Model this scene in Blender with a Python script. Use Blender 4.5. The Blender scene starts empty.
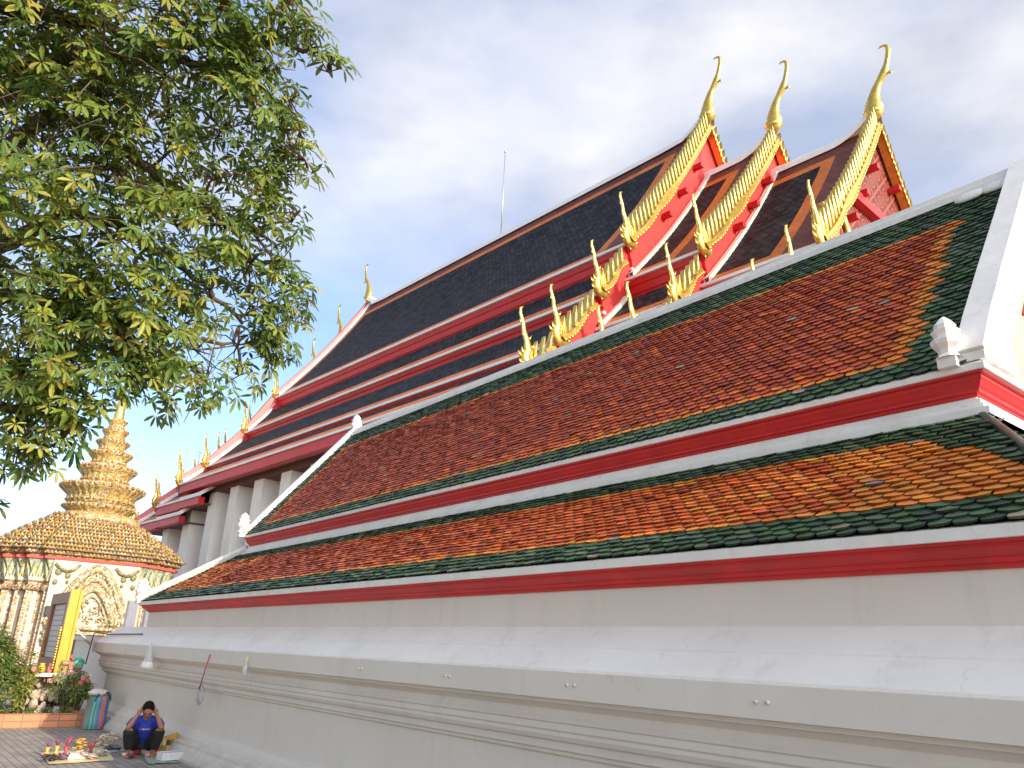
import bpy, math, random
import numpy as np
from mathutils import Vector, Matrix
random.seed(7); rng = np.random.default_rng(7)
PI = math.pi
scene = bpy.context.scene
COL = scene.collection

# ------------------------------------------------------------------ camera
FPX, CX, CY, CH = 772., 512, 384, 1.6
up = np.array([92, -2202, FPX]); up /= np.linalg.norm(up)
mx = np.array([-653, 242, FPX]); mx -= up * mx.dot(up); mx /= np.linalg.norm(mx)
Xc = -mx; Zc = up; Yc = np.cross(Zc, Xc)
R = np.array([Xc, Yc, Zc])                      # world = R @ camera(x right, y down, z forward)
def ray(px, py):
    return R @ np.array([px - CX, py - CY, FPX])
def atY(px, py, v): d = ray(px, py); return d * (v / d[1]) + [0, 0, CH]
def atZ(px, py, v): d = ray(px, py); return d * ((v - CH) / d[2]) + [0, 0, CH]
def atX(px, py, v): d = ray(px, py); return d * (v / d[0]) + [0, 0, CH]
def atD(px, py, dist): d = ray(px, py); return d / np.linalg.norm(d) * dist + [0, 0, CH]

cam = bpy.data.cameras.new('camera'); co = bpy.data.objects.new('camera', cam); COL.objects.link(co)
cam.sensor_width = 36; cam.lens = 36 * FPX / 1024; cam.clip_end = 2000; cam.clip_start = 0.05
Rb = np.column_stack([R @ [1, 0, 0], R @ [0, -1, 0], R @ [0, 0, -1]])
M = Matrix(Rb.tolist()).to_4x4(); M.translation = (0, 0, CH); co.matrix_world = M
scene.camera = co
scene.view_settings.view_transform = 'Standard'; scene.view_settings.look = 'None'
scene.view_settings.gamma = 1; scene.view_settings.use_curve_mapping = False
scene.view_settings.exposure = 0.95

# ------------------------------------------------------------------ light
AZ, EL = math.radians(11), math.radians(21)     # sun azimuth measured from +X towards +Y
sdir = Vector((math.cos(EL) * math.cos(AZ), math.cos(EL) * math.sin(AZ), math.sin(EL)))
sun = bpy.data.lights.new('sun', 'SUN'); sun.energy = 2.8; sun.angle = math.radians(0.8); sun.color = (1, .83, .62)
so = bpy.data.objects.new('sun', sun); COL.objects.link(so); so.rotation_euler = sdir.to_track_quat('Z', 'Y').to_euler()
so.location = (0, 0, 30)
w = bpy.data.worlds.new('World'); scene.world = w; w.use_nodes = True
nt = w.node_tree; nt.nodes.clear(); N = nt.nodes.new; Lk = nt.links.new
sky = N('ShaderNodeTexSky'); sky.sky_type = 'NISHITA'; sky.sun_disc = False
sky.sun_elevation = EL; sky.sun_rotation = PI / 2 - AZ; sky.air_density = 1.0; sky.dust_density = 1.2; sky.ozone_density = 1.6
tc = N('ShaderNodeTexCoord'); mp = N('ShaderNodeMapping'); mp.inputs['Scale'].default_value = (1, 1, 2.2); mp.inputs['Location'].default_value = (.35, .1, .2)
nz = N('ShaderNodeTexNoise'); nz.inputs['Scale'].default_value = 1.25; nz.inputs['Detail'].default_value = 7; nz.inputs['Roughness'].default_value = .5
nz.inputs['Distortion'].default_value = .25
Lk(tc.outputs['Generated'], mp.inputs['Vector']); Lk(mp.outputs[0], nz.inputs['Vector'])
rp = N('ShaderNodeValToRGB'); rp.color_ramp.elements[0].position = .40; rp.color_ramp.elements[1].position = .66
rp.color_ramp.elements[0].color = (.20, .20, .20, 1); rp.color_ramp.elements[1].color = (.97, .97, .97, 1)
# more cloud towards +Y (behind the halls)
sp = N('ShaderNodeSeparateXYZ'); Lk(tc.outputs['Generated'], sp.inputs[0])
mr = N('ShaderNodeMapRange'); mr.inputs[1].default_value = -.2; mr.inputs[2].default_value = .9; mr.inputs[3].default_value = -.10; mr.inputs[4].default_value = .16
Lk(sp.outputs[1], mr.inputs[0])
ad = N('ShaderNodeMath'); ad.operation = 'ADD'; Lk(nz.outputs['Fac'], ad.inputs[0]); Lk(mr.outputs[0], ad.inputs[1]); Lk(ad.outputs[0], rp.inputs[0])
nz2 = N('ShaderNodeTexNoise'); nz2.inputs['Scale'].default_value = 2.6; nz2.inputs['Detail'].default_value = 6; Lk(mp.outputs[0], nz2.inputs['Vector'])
cr = N('ShaderNodeValToRGB'); cr.color_ramp.elements[0].position = .40; cr.color_ramp.elements[1].position = .60
cr.color_ramp.elements[0].color = (3.0, 3.15, 3.6, 1); cr.color_ramp.elements[1].color = (5.1, 5.0, 4.95, 1)
Lk(nz2.outputs['Fac'], cr.inputs[0])
hs = N('ShaderNodeVectorMath'); hs.operation = 'MULTIPLY'; hs.inputs[1].default_value = (1.30, 1.44, 1.68); Lk(sky.outputs[0], hs.inputs[0])
mxn = N('ShaderNodeMix'); mxn.data_type = 'RGBA'
Lk(rp.outputs[0], mxn.inputs[0]); Lk(hs.outputs[0], mxn.inputs[6]); Lk(cr.outputs[0], mxn.inputs[7])
# added sky tint: dims the light from behind the camera, brightens the halls' side
dr_ = N('ShaderNodeMapRange'); dr_.interpolation_type = 'SMOOTHSTEP'; dr_.inputs[1].default_value = -.45; dr_.inputs[2].default_value = .12; dr_.inputs[3].default_value = 0; dr_.inputs[4].default_value = 1
Lk(sp.outputs[1], dr_.inputs[0])
dm = N('ShaderNodeMix'); dm.data_type = 'RGBA'; Lk(dr_.outputs[0], dm.inputs[0]); dm.inputs[6].default_value = (1.0, .87, .72, 1); dm.inputs[7].default_value = (1.14, 1.13, 1.13, 1)
dv_ = N('ShaderNodeVectorMath'); dv_.operation = 'MULTIPLY'; Lk(mxn.outputs[2], dv_.inputs[0]); Lk(dm.outputs[2], dv_.inputs[1])
gx = N('ShaderNodeMapRange'); gx.interpolation_type = 'SMOOTHSTEP'; gx.inputs[1].default_value = .15; gx.inputs[2].default_value = .95; gx.inputs[3].default_value = 1; gx.inputs[4].default_value = 2.3
Lk(sp.outputs[0], gx.inputs[0]); gv = N('ShaderNodeVectorMath'); gv.operation = 'SCALE'; Lk(dv_.outputs[0], gv.inputs[0]); Lk(gx.outputs[0], gv.inputs['Scale']); dv_ = gv
bg = N('ShaderNodeBackground'); bg.inputs[1].default_value = .10; Lk(dv_.outputs[0], bg.inputs[0])
ow = N('ShaderNodeOutputWorld'); Lk(bg.outputs[0], ow.inputs[0])

# ------------------------------------------------------------------ materials
def mat(name, col, rough=.7, var=.12, vscale=4., bump=0., bscale=40., metal=0., attr=None, spots=None, trans=0., spec=.5, coat=0., streak=False):
    m = bpy.data.materials.new(name); m.use_nodes = True; t = m.node_tree; b = t.nodes['Principled BSDF']
    n = t.nodes.new; l = t.links.new
    b.inputs['Roughness'].default_value = rough; b.inputs['Metallic'].default_value = metal
    b.inputs['Specular IOR Level'].default_value = spec; b.inputs['Coat Weight'].default_value = coat
    tcn = n('ShaderNodeTexCoord')
    src = tcn.outputs['Object']
    if streak:
        mpn = n('ShaderNodeMapping'); mpn.inputs['Scale'].default_value = (1, 1, .12); l(src, mpn.inputs[0]); src2 = mpn.outputs[0]
    else: src2 = src
    no = n('ShaderNodeTexNoise'); no.inputs['Scale'].default_value = vscale; no.inputs['Detail'].default_value = 5; no.inputs['Roughness'].default_value = .6
    l(src2, no.inputs['Vector'])
    mr = n('ShaderNodeMapRange'); mr.inputs[1].default_value = .3; mr.inputs[2].default_value = .7; mr.inputs[3].default_value = 1 - var; mr.inputs[4].default_value = 1 + var
    l(no.outputs['Fac'], mr.inputs[0])
    vm = n('ShaderNodeVectorMath'); vm.operation = 'SCALE'; l(mr.outputs[0], vm.inputs['Scale'])
    if attr:
        a = n('ShaderNodeAttribute'); a.attribute_name = attr; l(a.outputs['Color'], vm.inputs[0])
    else: vm.inputs[0].default_value = col[:3]
    out = vm.outputs[0]
    if spots:   # (colour, scale, threshold)
        s = n('ShaderNodeTexNoise'); s.inputs['Scale'].default_value = spots[1]; s.inputs['Detail'].default_value = 8; s.inputs['Roughness'].default_value = .7; l(src2, s.inputs['Vector'])
        r = n('ShaderNodeMapRange'); r.inputs[1].default_value = spots[2]; r.inputs[2].default_value = spots[2] + .12; l(s.outputs['Fac'], r.inputs[0])
        mi = n('ShaderNodeMix'); mi.data_type = 'RGBA'; l(r.outputs[0], mi.inputs[0]); l(out, mi.inputs[6]); mi.inputs[7].default_value = (*spots[0], 1); out = mi.outputs[2]
    l(out, b.inputs['Base Color'])
    if bump:
        bn = n('ShaderNodeTexNoise'); bn.inputs['Scale'].default_value = bscale; bn.inputs['Detail'].default_value = 6; l(src, bn.inputs['Vector'])
        bp = n('ShaderNodeBump'); bp.inputs['Strength'].default_value = bump; bp.inputs['Distance'].default_value = .02; l(bn.outputs['Fac'], bp.inputs['Height']); l(bp.outputs[0], b.inputs['Normal'])
    if trans:
        tr = n('ShaderNodeBsdfTranslucent'); l(out, tr.inputs[0]); ms = n('ShaderNodeMixShader'); ms.inputs[0].default_value = trans
        l(b.outputs[0], ms.inputs[1]); l(tr.outputs[0], ms.inputs[2]); l(ms.outputs[0], t.nodes['Material Output'].inputs[0])
    return m

def mosaic(name, stops, scale, base=None, rough=.35, bump=.5):
    """ceramic mosaic: voronoi chips of several glazes"""
    m = bpy.data.materials.new(name); m.use_nodes = True; t = m.node_tree; b = t.nodes['Principled BSDF']; n = t.nodes.new; l = t.links.new
    tcn = n('ShaderNodeTexCoord'); v = n('ShaderNodeTexVoronoi'); v.inputs['Scale'].default_value = scale; l(tcn.outputs['Object'], v.inputs['Vector'])
    sp = n('ShaderNodeSeparateColor'); l(v.outputs['Color'], sp.inputs[0])
    cr = n('ShaderNodeValToRGB'); cr.color_ramp.interpolation = 'CONSTANT'
    e = cr.color_ramp.elements; e[0].position = 0; e[0].color = (*stops[0][1], 1); e[1].position = stops[1][0]; e[1].color = (*stops[1][1], 1)
    for p, c in stops[2:]: q = e.new(p); q.color = (*c, 1)
    l(sp.outputs[0], cr.inputs[0])
    mr = n('ShaderNodeMapRange'); mr.inputs[1].default_value = 0.; mr.inputs[2].default_value = .12 ; mr.inputs[3].default_value = .55; mr.inputs[4].default_value = 1.
    ve = n('ShaderNodeTexVoronoi'); ve.feature = 'DISTANCE_TO_EDGE'; ve.inputs['Scale'].default_value = scale; l(tcn.outputs['Object'], ve.inputs['Vector'])
    l(ve.outputs['Distance'], mr.inputs[0])
    vm = n('ShaderNodeVectorMath'); vm.operation = 'SCALE'; l(cr.outputs[0], vm.inputs[0]); l(mr.outputs[0], vm.inputs['Scale'])
    l(vm.outputs[0], b.inputs['Base Color']); b.inputs['Roughness'].default_value = rough
    bp = n('ShaderNodeBump'); bp.inputs['Strength'].default_value = bump; bp.inputs['Distance'].default_value = .03; l(v.outputs['Distance'], bp.inputs['Height']); bp.invert = True; l(bp.outputs[0], b.inputs['Normal'])
    return m

def bricks(name, c1, c2, mortar, bw, bh, ms=.02, rough=.6, bump=.4, uv=True, var=.25, off=.5, coat=0., spec=.5):
    m = bpy.data.materials.new(name); m.use_nodes = True; t = m.node_tree; b = t.nodes['Principled BSDF']; n = t.nodes.new; l = t.links.new
    tcn = n('ShaderNodeTexCoord'); br = n('ShaderNodeTexBrick'); br.inputs['Scale'].default_value = 1
    br.inputs['Brick Width'].default_value = bw; br.inputs['Row Height'].default_value = bh; br.inputs['Mortar Size'].default_value = ms; br.offset = off
    br.inputs['Color1'].default_value = (*c1, 1); br.inputs['Color2'].default_value = (*c2, 1); br.inputs['Mortar'].default_value = (*mortar, 1)
    s = tcn.outputs['UV'] if uv else tcn.outputs['Object']; l(s, br.inputs['Vector'])
    no = n('ShaderNodeTexNoise'); no.inputs['Scale'].default_value = 1.3 ; no.inputs['Detail'].default_value = 8; no.inputs['Roughness'].default_value = .7; l(tcn.outputs['Object'], no.inputs['Vector'])
    mr = n('ShaderNodeMapRange'); mr.inputs[1].default_value = .3; mr.inputs[2].default_value = .7; mr.inputs[3].default_value = 1 - var; mr.inputs[4].default_value = 1 + var; l(no.outputs['Fac'], mr.inputs[0])
    vm = n('ShaderNodeVectorMath'); vm.operation = 'SCALE'; l(br.outputs['Color'], vm.inputs[0]); l(mr.outputs[0], vm.inputs['Scale']); l(vm.outputs[0], b.inputs['Base Color'])
    b.inputs['Roughness'].default_value = rough; b.inputs['Coat Weight'].default_value = coat; b.inputs['Specular IOR Level'].default_value = spec
    bp = n('ShaderNodeBump'); bp.inputs['Strength'].default_value = bump; bp.inputs['Distance'].default_value = .02; l(br.outputs['Fac'], bp.inputs['Height']); bp.invert = True; l(bp.outputs[0], b.inputs['Normal'])
    return m

WHITE = (.73, .672, .600)
m_wall = mat('white_render', WHITE, .75, .045, .8, .12, 18, spots=((.62, .59, .54), 2.2, .66), streak=False)
m_sill = mat('white_sill_paint', (.88, .835, .76), .7, .05, 1.5, .1, 14, spots=((.60, .58, .54), 9., .68))
m_trim = mat('white_trim', (.80, .775, .73), .6, .08, 3, .1, 20, spots=((.45, .44, .40), 5., .63))
m_cream = mat('cream_plaster', (.48, .395, .285), .7, .08, 1.4, .1, 16, spots=((.62, .50, .36), 1.1, .60))
m_red = mat('red_paint', (.56, .018, .018), .5, .16, 2.5, .15, 10, spots=((.36, .035, .03), 3.5, .60), streak=True)
m_redg = mat('red_board', (.62, .035, .03), .5, .1, 2.5)
m_tile = mat('glazed_tile', (.3, .1, .05), .48, .24, 9., .3, 60, attr='tint', spots=((.10, .06, .035), 5., .66), spec=.3)
m_gold = mat('gold_leaf', (.76, .54, .13), .30, .22, 6, .3, 12, metal=.8, spots=((.34, .20, .05), 5., .60))
m_goldd = mat('pale_gold_glass', (.70, .52, .16), .34, .3, 9, .3, 20, metal=.65, spots=((.28, .20, .07), 6., .58))
m_hdark = bricks('dark_blue_tile', (.006, .006, .009), (.045, .042, .050), (.002, .002, .003), .24, .17, .02, .6, 1., spec=.08, var=.5)
m_hmar = bricks('maroon_tile', (.11, .022, .014), (.19, .045, .025), (.05, .01, .008), .24, .17, .014, .5, .8, spec=.2)
m_horg = bricks('orange_tile', (.62, .17, .02), (.52, .13, .02), (.40, .09, .015), .24, .17, .010, .5, .5, spec=.2)
m_paver = bricks('paver', (.34, .29, .24), (.25, .22, .19), (.12, .10, .085), .22, .11, .007, .8, .5, uv=False, var=.22)
m_black = mat('black_rubber', (.015, .015, .016), .5, .1)
m_steel = mat('grey_steel', (.45, .45, .45), .35, .1, metal=.6)
m_hallwall = mat('hall_wall', (.74, .72, .69), .7, .07, 1.2)
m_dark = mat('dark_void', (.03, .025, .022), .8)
m_colm = mat('column_plaster', (.88, .85, .79), .7, .06, 1.)

def weather(m, streak_col, crack_col, amt=.5, foot=.22):
    t = m.node_tree; b = t.nodes['Principled BSDF']; n = t.nodes.new; l = t.links.new
    src = b.inputs['Base Color'].links[0].from_socket; tcn = n('ShaderNodeTexCoord')
    mpn = n('ShaderNodeMapping'); mpn.inputs['Scale'].default_value = (3.2, 3.2, .22); l(tcn.outputs['Object'], mpn.inputs[0])
    a = n('ShaderNodeTexNoise'); a.inputs['Scale'].default_value = 1.6; a.inputs['Detail'].default_value = 7; a.inputs['Roughness'].default_value = .65; l(mpn.outputs[0], a.inputs['Vector'])
    q = n('ShaderNodeMapRange'); q.inputs[1].default_value = .54; q.inputs[2].default_value = .80; q.inputs[4].default_value = amt; l(a.outputs[0], q.inputs[0])
    mi = n('ShaderNodeMix'); mi.data_type = 'RGBA'; l(q.outputs[0], mi.inputs[0]); l(src, mi.inputs[6]); mi.inputs[7].default_value = (*streak_col, 1)
    # hairline cracks
    wn = n('ShaderNodeTexNoise'); wn.inputs['Scale'].default_value = 3; wn.inputs['Detail'].default_value = 6; l(tcn.outputs['Object'], wn.inputs['Vector'])
    va = n('ShaderNodeVectorMath'); va.operation = 'MULTIPLY_ADD'; l(wn.outputs['Color'], va.inputs[0]); va.inputs[1].default_value = (.5, .5, .5); l(tcn.outputs['Object'], va.inputs[2])
    v = n('ShaderNodeTexVoronoi'); v.feature = 'DISTANCE_TO_EDGE'; v.inputs['Scale'].default_value = .75; l(va.outputs[0], v.inputs['Vector'])
    c = n('ShaderNodeMapRange'); c.inputs[1].default_value = 0; c.inputs[2].default_value = .006; c.inputs[3].default_value = .20; c.inputs[4].default_value = 0; l(v.outputs['Distance'], c.inputs[0])
    gt = n('ShaderNodeMapRange'); gt.inputs[1].default_value = .50; gt.inputs[2].default_value = .60; l(wn.outputs['Fac'], gt.inputs[0])
    cm = n('ShaderNodeMath'); cm.operation = 'MULTIPLY'; l(c.outputs[0], cm.inputs[0]); l(gt.outputs[0], cm.inputs[1])
    m2 = n('ShaderNodeMix'); m2.data_type = 'RGBA'; l(cm.outputs[0], m2.inputs[0]); l(mi.outputs[2], m2.inputs[6]); m2.inputs[7].default_value = (*crack_col, 1)
    # splash dirt above the paving
    ge = n('ShaderNodeNewGeometry'); sz = n('ShaderNodeSeparateXYZ'); l(ge.outputs['Position'], sz.inputs[0])
    sn = n('ShaderNodeTexNoise'); sn.inputs['Scale'].default_value = 5; sn.inputs['Detail'].default_value = 6; l(tcn.outputs['Object'], sn.inputs['Vector'])
    s1 = n('ShaderNodeMath'); s1.operation = 'MULTIPLY_ADD'; l(sn.outputs[0], s1.inputs[0]); s1.inputs[1].default_value = -.35; l(sz.outputs[2], s1.inputs[2])
    s2 = n('ShaderNodeMapRange'); s2.inputs[1].default_value = -.16; s2.inputs[2].default_value = foot - .14; s2.inputs[3].default_value = .55; s2.inputs[4].default_value = 0; l(s1.outputs[0], s2.inputs[0])
    m3 = n('ShaderNodeMix'); m3.data_type = 'RGBA'; l(s2.outputs[0], m3.inputs[0]); l(m2.outputs[2], m3.inputs[6]); m3.inputs[7].default_value = (.36, .31, .25, 1)
    l(m3.outputs[2], b.inputs['Base Color'])
weather(m_wall, (.52, .47, .41), (.30, .27, .23), .38); weather(m_sill, (.60, .56, .50), (.34, .31, .28), .55); weather(m_colm, (.58, .54, .47), (.4, .37, .32), .4); weather(m_trim, (.50, .47, .41), (.4, .37, .33), .6)

# ------------------------------------------------------------------ mesh builder
class MB:
    def __init__(s): s.v = []; s.f = []; s.m = []; s.c = []; s.uv = []; s.smooth = []
    def add(s, vs, fs, m=0, c=None, smooth=False, uvs=None):
        o = len(s.v); s.v += [tuple(float(q) for q in p) for p in vs]
        for i, f in enumerate(fs):
            s.f.append(tuple(o + k for k in f)); s.m.append(m); s.c.append(c); s.smooth.append(smooth)
            s.uv.append(uvs[i] if uvs else None)
        return s
    def box(s, lo, hi, m=0, c=None):
        x0, y0, z0 = lo; x1, y1, z1 = hi
        vs = [(x0, y0, z0), (x1, y0, z0), (x1, y1, z0), (x0, y1, z0), (x0, y0, z1), (x1, y0, z1), (x1, y1, z1), (x0, y1, z1)]
        return s.add(vs, [(3, 2, 1, 0), (4, 5, 6, 7), (0, 1, 5, 4), (1, 2, 6, 5), (2, 3, 7, 6), (3, 0, 4, 7)], m, c)
    def prismx(s, poly, x0, x1, m=0):
        n = len(poly); vs = [(x0, y, z) for y, z in poly] + [(x1, y, z) for y, z in poly]
        fs = [(i, (i + 1) % n, n + (i + 1) % n, n + i) for i in range(n)] + [tuple(range(n))[::-1], tuple(range(n, 2 * n))]
        return s.add(vs, fs, m)
    def rect_sweep(s, prof, rect, m=0, close=False):
        """moulding: profile of (outward offset, z) taken round a rectangle"""
        x0, x1, y0, y1 = rect; vs = []
        for d, z in prof: vs += [(x0 - d, y0 - d, z), (x1 + d, y0 - d, z), (x1 + d, y1 + d, z), (x0 - d, y1 + d, z)]
        fs = []
        for i in range(len(prof) - 1):
            for k in range(4):
                k2 = (k + 1) % 4; fs.append((4 * i + k, 4 * i + k2, 4 * i + 4 + k2, 4 * i + 4 + k))
        if close: j = 4 * (len(prof) - 1); fs.append((j, j + 1, j + 2, j + 3))
        return s.add(vs, fs, m)
    def tube(s, pts, rads, n=8, m=0, c=None, smooth=True, flat=None):
        """tapered tube along points; flat=(axis, factor) squeezes it along an axis"""
        pts = [np.array(p, float) for p in pts]; vs = []; L = len(pts)
        prev = None
        for i, p in enumerate(pts):
            t = pts[min(i + 1, L - 1)] - pts[max(i - 1, 0)]; t = t / (np.linalg.norm(t) + 1e-9)
            if prev is None:
                a = np.array([0, 0, 1.]) if abs(t[2]) < .9 else np.array([1., 0, 0]); u = np.cross(t, a)
            else: u = prev - t * prev.dot(t)
            u /= np.linalg.norm(u) + 1e-9; prev = u; v = np.cross(t, u)
            for k in range(n):
                a = 2 * PI * k / n; off = (u * math.cos(a) + v * math.sin(a)) * rads[i]
                if flat: off[flat[0]] *= flat[1]
                vs.append(p + off)
        fs = [(i * n + k, i * n + (k + 1) % n, (i + 1) * n + (k + 1) % n, (i + 1) * n + k) for i in range(L - 1) for k in range(n)]
        fs += [tuple(range(n))[::-1], tuple(range((L - 1) * n, L * n))]
        return s.add(vs, fs, m, c, smooth)
    def lathe(s, prof, cx, cy, n=20, m=0, c=None, smooth=True, lobes=0, amp=0., sq=False, rot=0.):
        vs = []
        for r, z in prof:
            for k in range(n):
                a = 2 * PI * k / n + rot; q = r * (1 + amp * abs(math.sin(a * lobes / 2))) if lobes else r
                vs.append((cx + q * math.cos(a), cy + q * math.sin(a), z))
        L = len(prof)
        fs = [(i * n + k, i * n + (k + 1) % n, (i + 1) * n + (k + 1) % n, (i + 1) * n + k) for i in range(L - 1) for k in range(n)]
        fs += [tuple(range(n))[::-1], tuple(range((L - 1) * n, L * n))]
        return s.add(vs, fs, m, c, smooth)
    def blob(s, ctr, rad, n=8, m=0, c=None, jit=0., rotm=None):
        vs = []; rr = random.Random(len(s.v))
        for i in range(n // 2 + 1):
            th = PI * i / (n // 2)
            for k in range(n):
                ph = 2 * PI * k / n; j = 1 + jit * (rr.random() - .5)
                p = np.array([math.sin(th) * math.cos(ph) * rad[0], math.sin(th) * math.sin(ph) * rad[1], math.cos(th) * rad[2]]) * j
                if rotm is not None: p = rotm @ p
                vs.append(p + np.array(ctr))
        fs = [(i * n + k, (i + 1) * n + k, (i + 1) * n + (k + 1) % n, i * n + (k + 1) % n) for i in range(n // 2) for k in range(n)]
        return s.add(vs, fs, m, c, True)
    def build(s, name, mats, parent=None, org=None, at=None):
        if not isinstance(mats, (list, tuple)): mats = [mats]
        if org is None: org = ORG.get(parent.name, (0, 0, 0)) if parent else (0, 0, 0)
        me = bpy.data.meshes.new(name); v = np.array(s.v, float) - np.array(org, float)
        me.from_pydata(v.tolist(), [], s.f)
        for q in mats: me.materials.append(q)
        me.polygons.foreach_set('material_index', s.m); me.polygons.foreach_set('use_smooth', s.smooth)
        if any(q is not None for q in s.c):
            a = me.color_attributes.new('tint', 'FLOAT_COLOR', 'CORNER'); arr = []
            for f, q in zip(s.f, s.c): arr += [*(q or (.5, .5, .5)), 1.] * len(f)
            a.data.foreach_set('color', arr)
        if any(q is not None for q in s.uv):
            u = me.uv_layers.new(name='uv'); arr = []
            for f, q in zip(s.f, s.uv):
                for k in range(len(f)): arr += list(q[k]) if q else [0, 0]
            u.data.foreach_set('uv', arr)
        me.validate(); me.update()
        o = bpy.data.objects.new(name, me); COL.objects.link(o)
        if parent: o.parent = parent; ORG[o.name] = org
        elif at is not None: pass
        return o
ORG = {}
def tag(o, label=None, cat=None, group=None, kind=None):
    if label: o['label'] = label
    if cat: o['category'] = cat
    if group: o['group'] = group
    if kind: o['kind'] = kind
    return o
def thing(name, label, cat, org=(0, 0, 0), rotz=0., loc=None, group=None):
    o = bpy.data.objects.new(name, None); COL.objects.link(o); o.empty_display_size = .3
    o.location = org if loc is None else loc; o.rotation_euler = (0, 0, rotz); ORG[o.name] = org
    return tag(o, label, cat, group)
def solo(name, mb, mats, org, label, cat, group=None):
    """a thing that is one mesh, with its origin at its base"""
    o = mb.build(name, mats, None, org=org); o.location = org; return tag(o, label, cat, group)
def dup(o, loc, parent=None, label=None):
    c = o.copy(); COL.objects.link(c); c.location = loc
    if parent: c.parent = parent
    if label: c['label'] = label
    return c

# ------------------------------------------------------------------ ground
g = MB(); S = 900
g.add([(-S, -S, 0), (S, -S, 0), (S, S, 0), (-S, S, 0)], [(0, 1, 2, 3)])
go = g.build('ground', m_paver); tag(go, kind='structure')

# ------------------------------------------------------------------ roof tiles (real overlapping shields)
def srgb(r, g_, b): return tuple(((q / 255) ** 2.2) for q in (r, g_, b))
def tile_field(mb, origin, du, dv, nrm, nu, nv, wd, ex, keep, colour, seed=0):
    """du runs along the eave, dv up the slope"""
    rr = random.Random(seed); origin = np.array(origin, float); du = np.array(du, float); dv = np.array(dv, float); nrm = np.array(nrm, float)
    for j in range(nv):
        for i in range(-1, nu + 1):
            u = (i + (.5 if j % 2 else 0)) * wd + rr.uniform(-.004, .004); v = j * ex + rr.uniform(-.004, .004)
            if not keep(u, v): continue
            c = colour(u, v, j, rr)
            lift = .029 + rr.uniform(-.003, .006); tl = rr.uniform(-.004, .004); hw = wd * .475
            L = ex * 2.5
            # outline, lower end rounded to a blunt point
            sh = [(-hw, L), (-hw, ex * .42), (-hw * .80, ex * .12), (-hw * .42, -ex * .06), (0, -ex * .14), (hw * .42, -ex * .06), (hw * .80, ex * .12), (hw, ex * .42), (hw, L)]
            vs = []
            for a, b in sh:
                z = lift * (1 - (b / L)) + tl * a / hw + .004 * (1 - (a / hw) ** 2)
                vs.append(origin + du * (u + a) + dv * (v + b) + nrm * z)
            n = len(vs)
            for a, b in sh[1:-1]:
                z = lift * (1 - (b / L)) + tl * a / hw - .011
                vs.append(origin + du * (u + a) + dv * (v + b) + nrm * z)
            fs = [tuple(range(n))]
            for k in range(1, n - 2): fs.append((k, k + n - 1, k + n, k + 1))
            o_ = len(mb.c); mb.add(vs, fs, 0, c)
            for k in range(1, len(fs)): mb.c[o_ + k] = tuple(.28 * q_ for q_ in c)        # tile edges darkened in colour to deepen the shade of the gaps
GREEN = [(.062, .120, .052), (.090, .155, .068), (.046, .092, .050), (.120, .155, .088), (.070, .130, .048), (.038, .065, .038)]
ORANGE = [(.80, .23, .028), (.84, .30, .045), (.72, .18, .025), (.80, .27, .05)]
ROG = [(.68, .135, .022), (.63, .115, .022), (.72, .17, .028), (.56, .095, .022), (.66, .125, .024)]
BROWN = [(.46, .075, .026), (.41, .066, .026), (.51, .088, .026), (.36, .058, .026), (.54, .10, .026)]
def vary(c, rr, a=.13):
    k = 1 + rr.uniform(-a, a); return tuple(q * k * (1 + rr.uniform(-.06, .06)) for q in c)
def pick(pal, rr, odd=.0015):
    if rr.random() < odd: return vary((.34, .27, .18), rr)
    return vary(rr.choice(pal), rr)

# ------------------------------------------------------------------ gallery in front
WR = (-16.60, -1.16, 4.32, 10.74)
gal = thing('gallery', 'long low white gallery with two tiers of orange and green tiled roof', 'building', (-9, 7.5, 0))
PL = MB()
pf = [(0, 0), (0, .04), (-.11, .17), (-.11, .20), (-.17, .215), (-.17, .272), (-.195, .285), (-.23, .30), (-.26, .36), (-.30, .38), (-.30, .905),
      (-.26, .925), (-.26, .945), (-.22, .962), (-.22, 1.012), (-.175, 1.03), (-.155, 1.06), (-.155, 1.085), (-.14, 1.10), (-.14, 1.142), (-.125, 1.155),
      (-.155, 1.19), (-.165, 1.235), (-.12, 1.275), (-.07, 1.285), (-.07, 1.312), (0, 1.32), (0, 1.498), (-.012, 1.502)]
PL.rect_sweep(pf, (-19.0, 1.3, 3.95, 11.1))
PL.build('plinth', m_wall, gal)
PS = MB()
ps = [(-.012, 1.502), (-.012, 1.514), (-.035, 1.520), (-.17, 1.652), (-.185, 1.652), (-.185, 1.668), (-.20, 1.672), (-.375, 1.830)]
PS.rect_sweep(ps, (-19.0, 1.3, 3.95, 11.1), close=True)
PS.build('sill', m_sill, gal)
wl = MB(); wl.box((WR[0], WR[2], 1.82), (WR[1], WR[3], 2.30)); wl.build('wall', m_wall, gal)
cr_ = MB(); cr_.rect_sweep([(0.0, 2.095), (.025, 2.098), (.028, 2.118), (.055, 2.124), (.058, 2.145), (.075, 2.152), (.10, 2.165), (.125, 2.185), (.13, 2.203), (.155, 2.207), (.158, 2.222)], WR)
tag(cr_.build('cornice', m_red, gal), 'lower red cornice')
fa = MB(); fa.rect_sweep([(.158, 2.222), (.175, 2.224), (.18, 2.285), (.13, 2.30), (0, 2.31)], WR); fa.build('fascia', m_trim, gal)
UR = (-15.05, -1.93, 5.53, 9.53)
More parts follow.
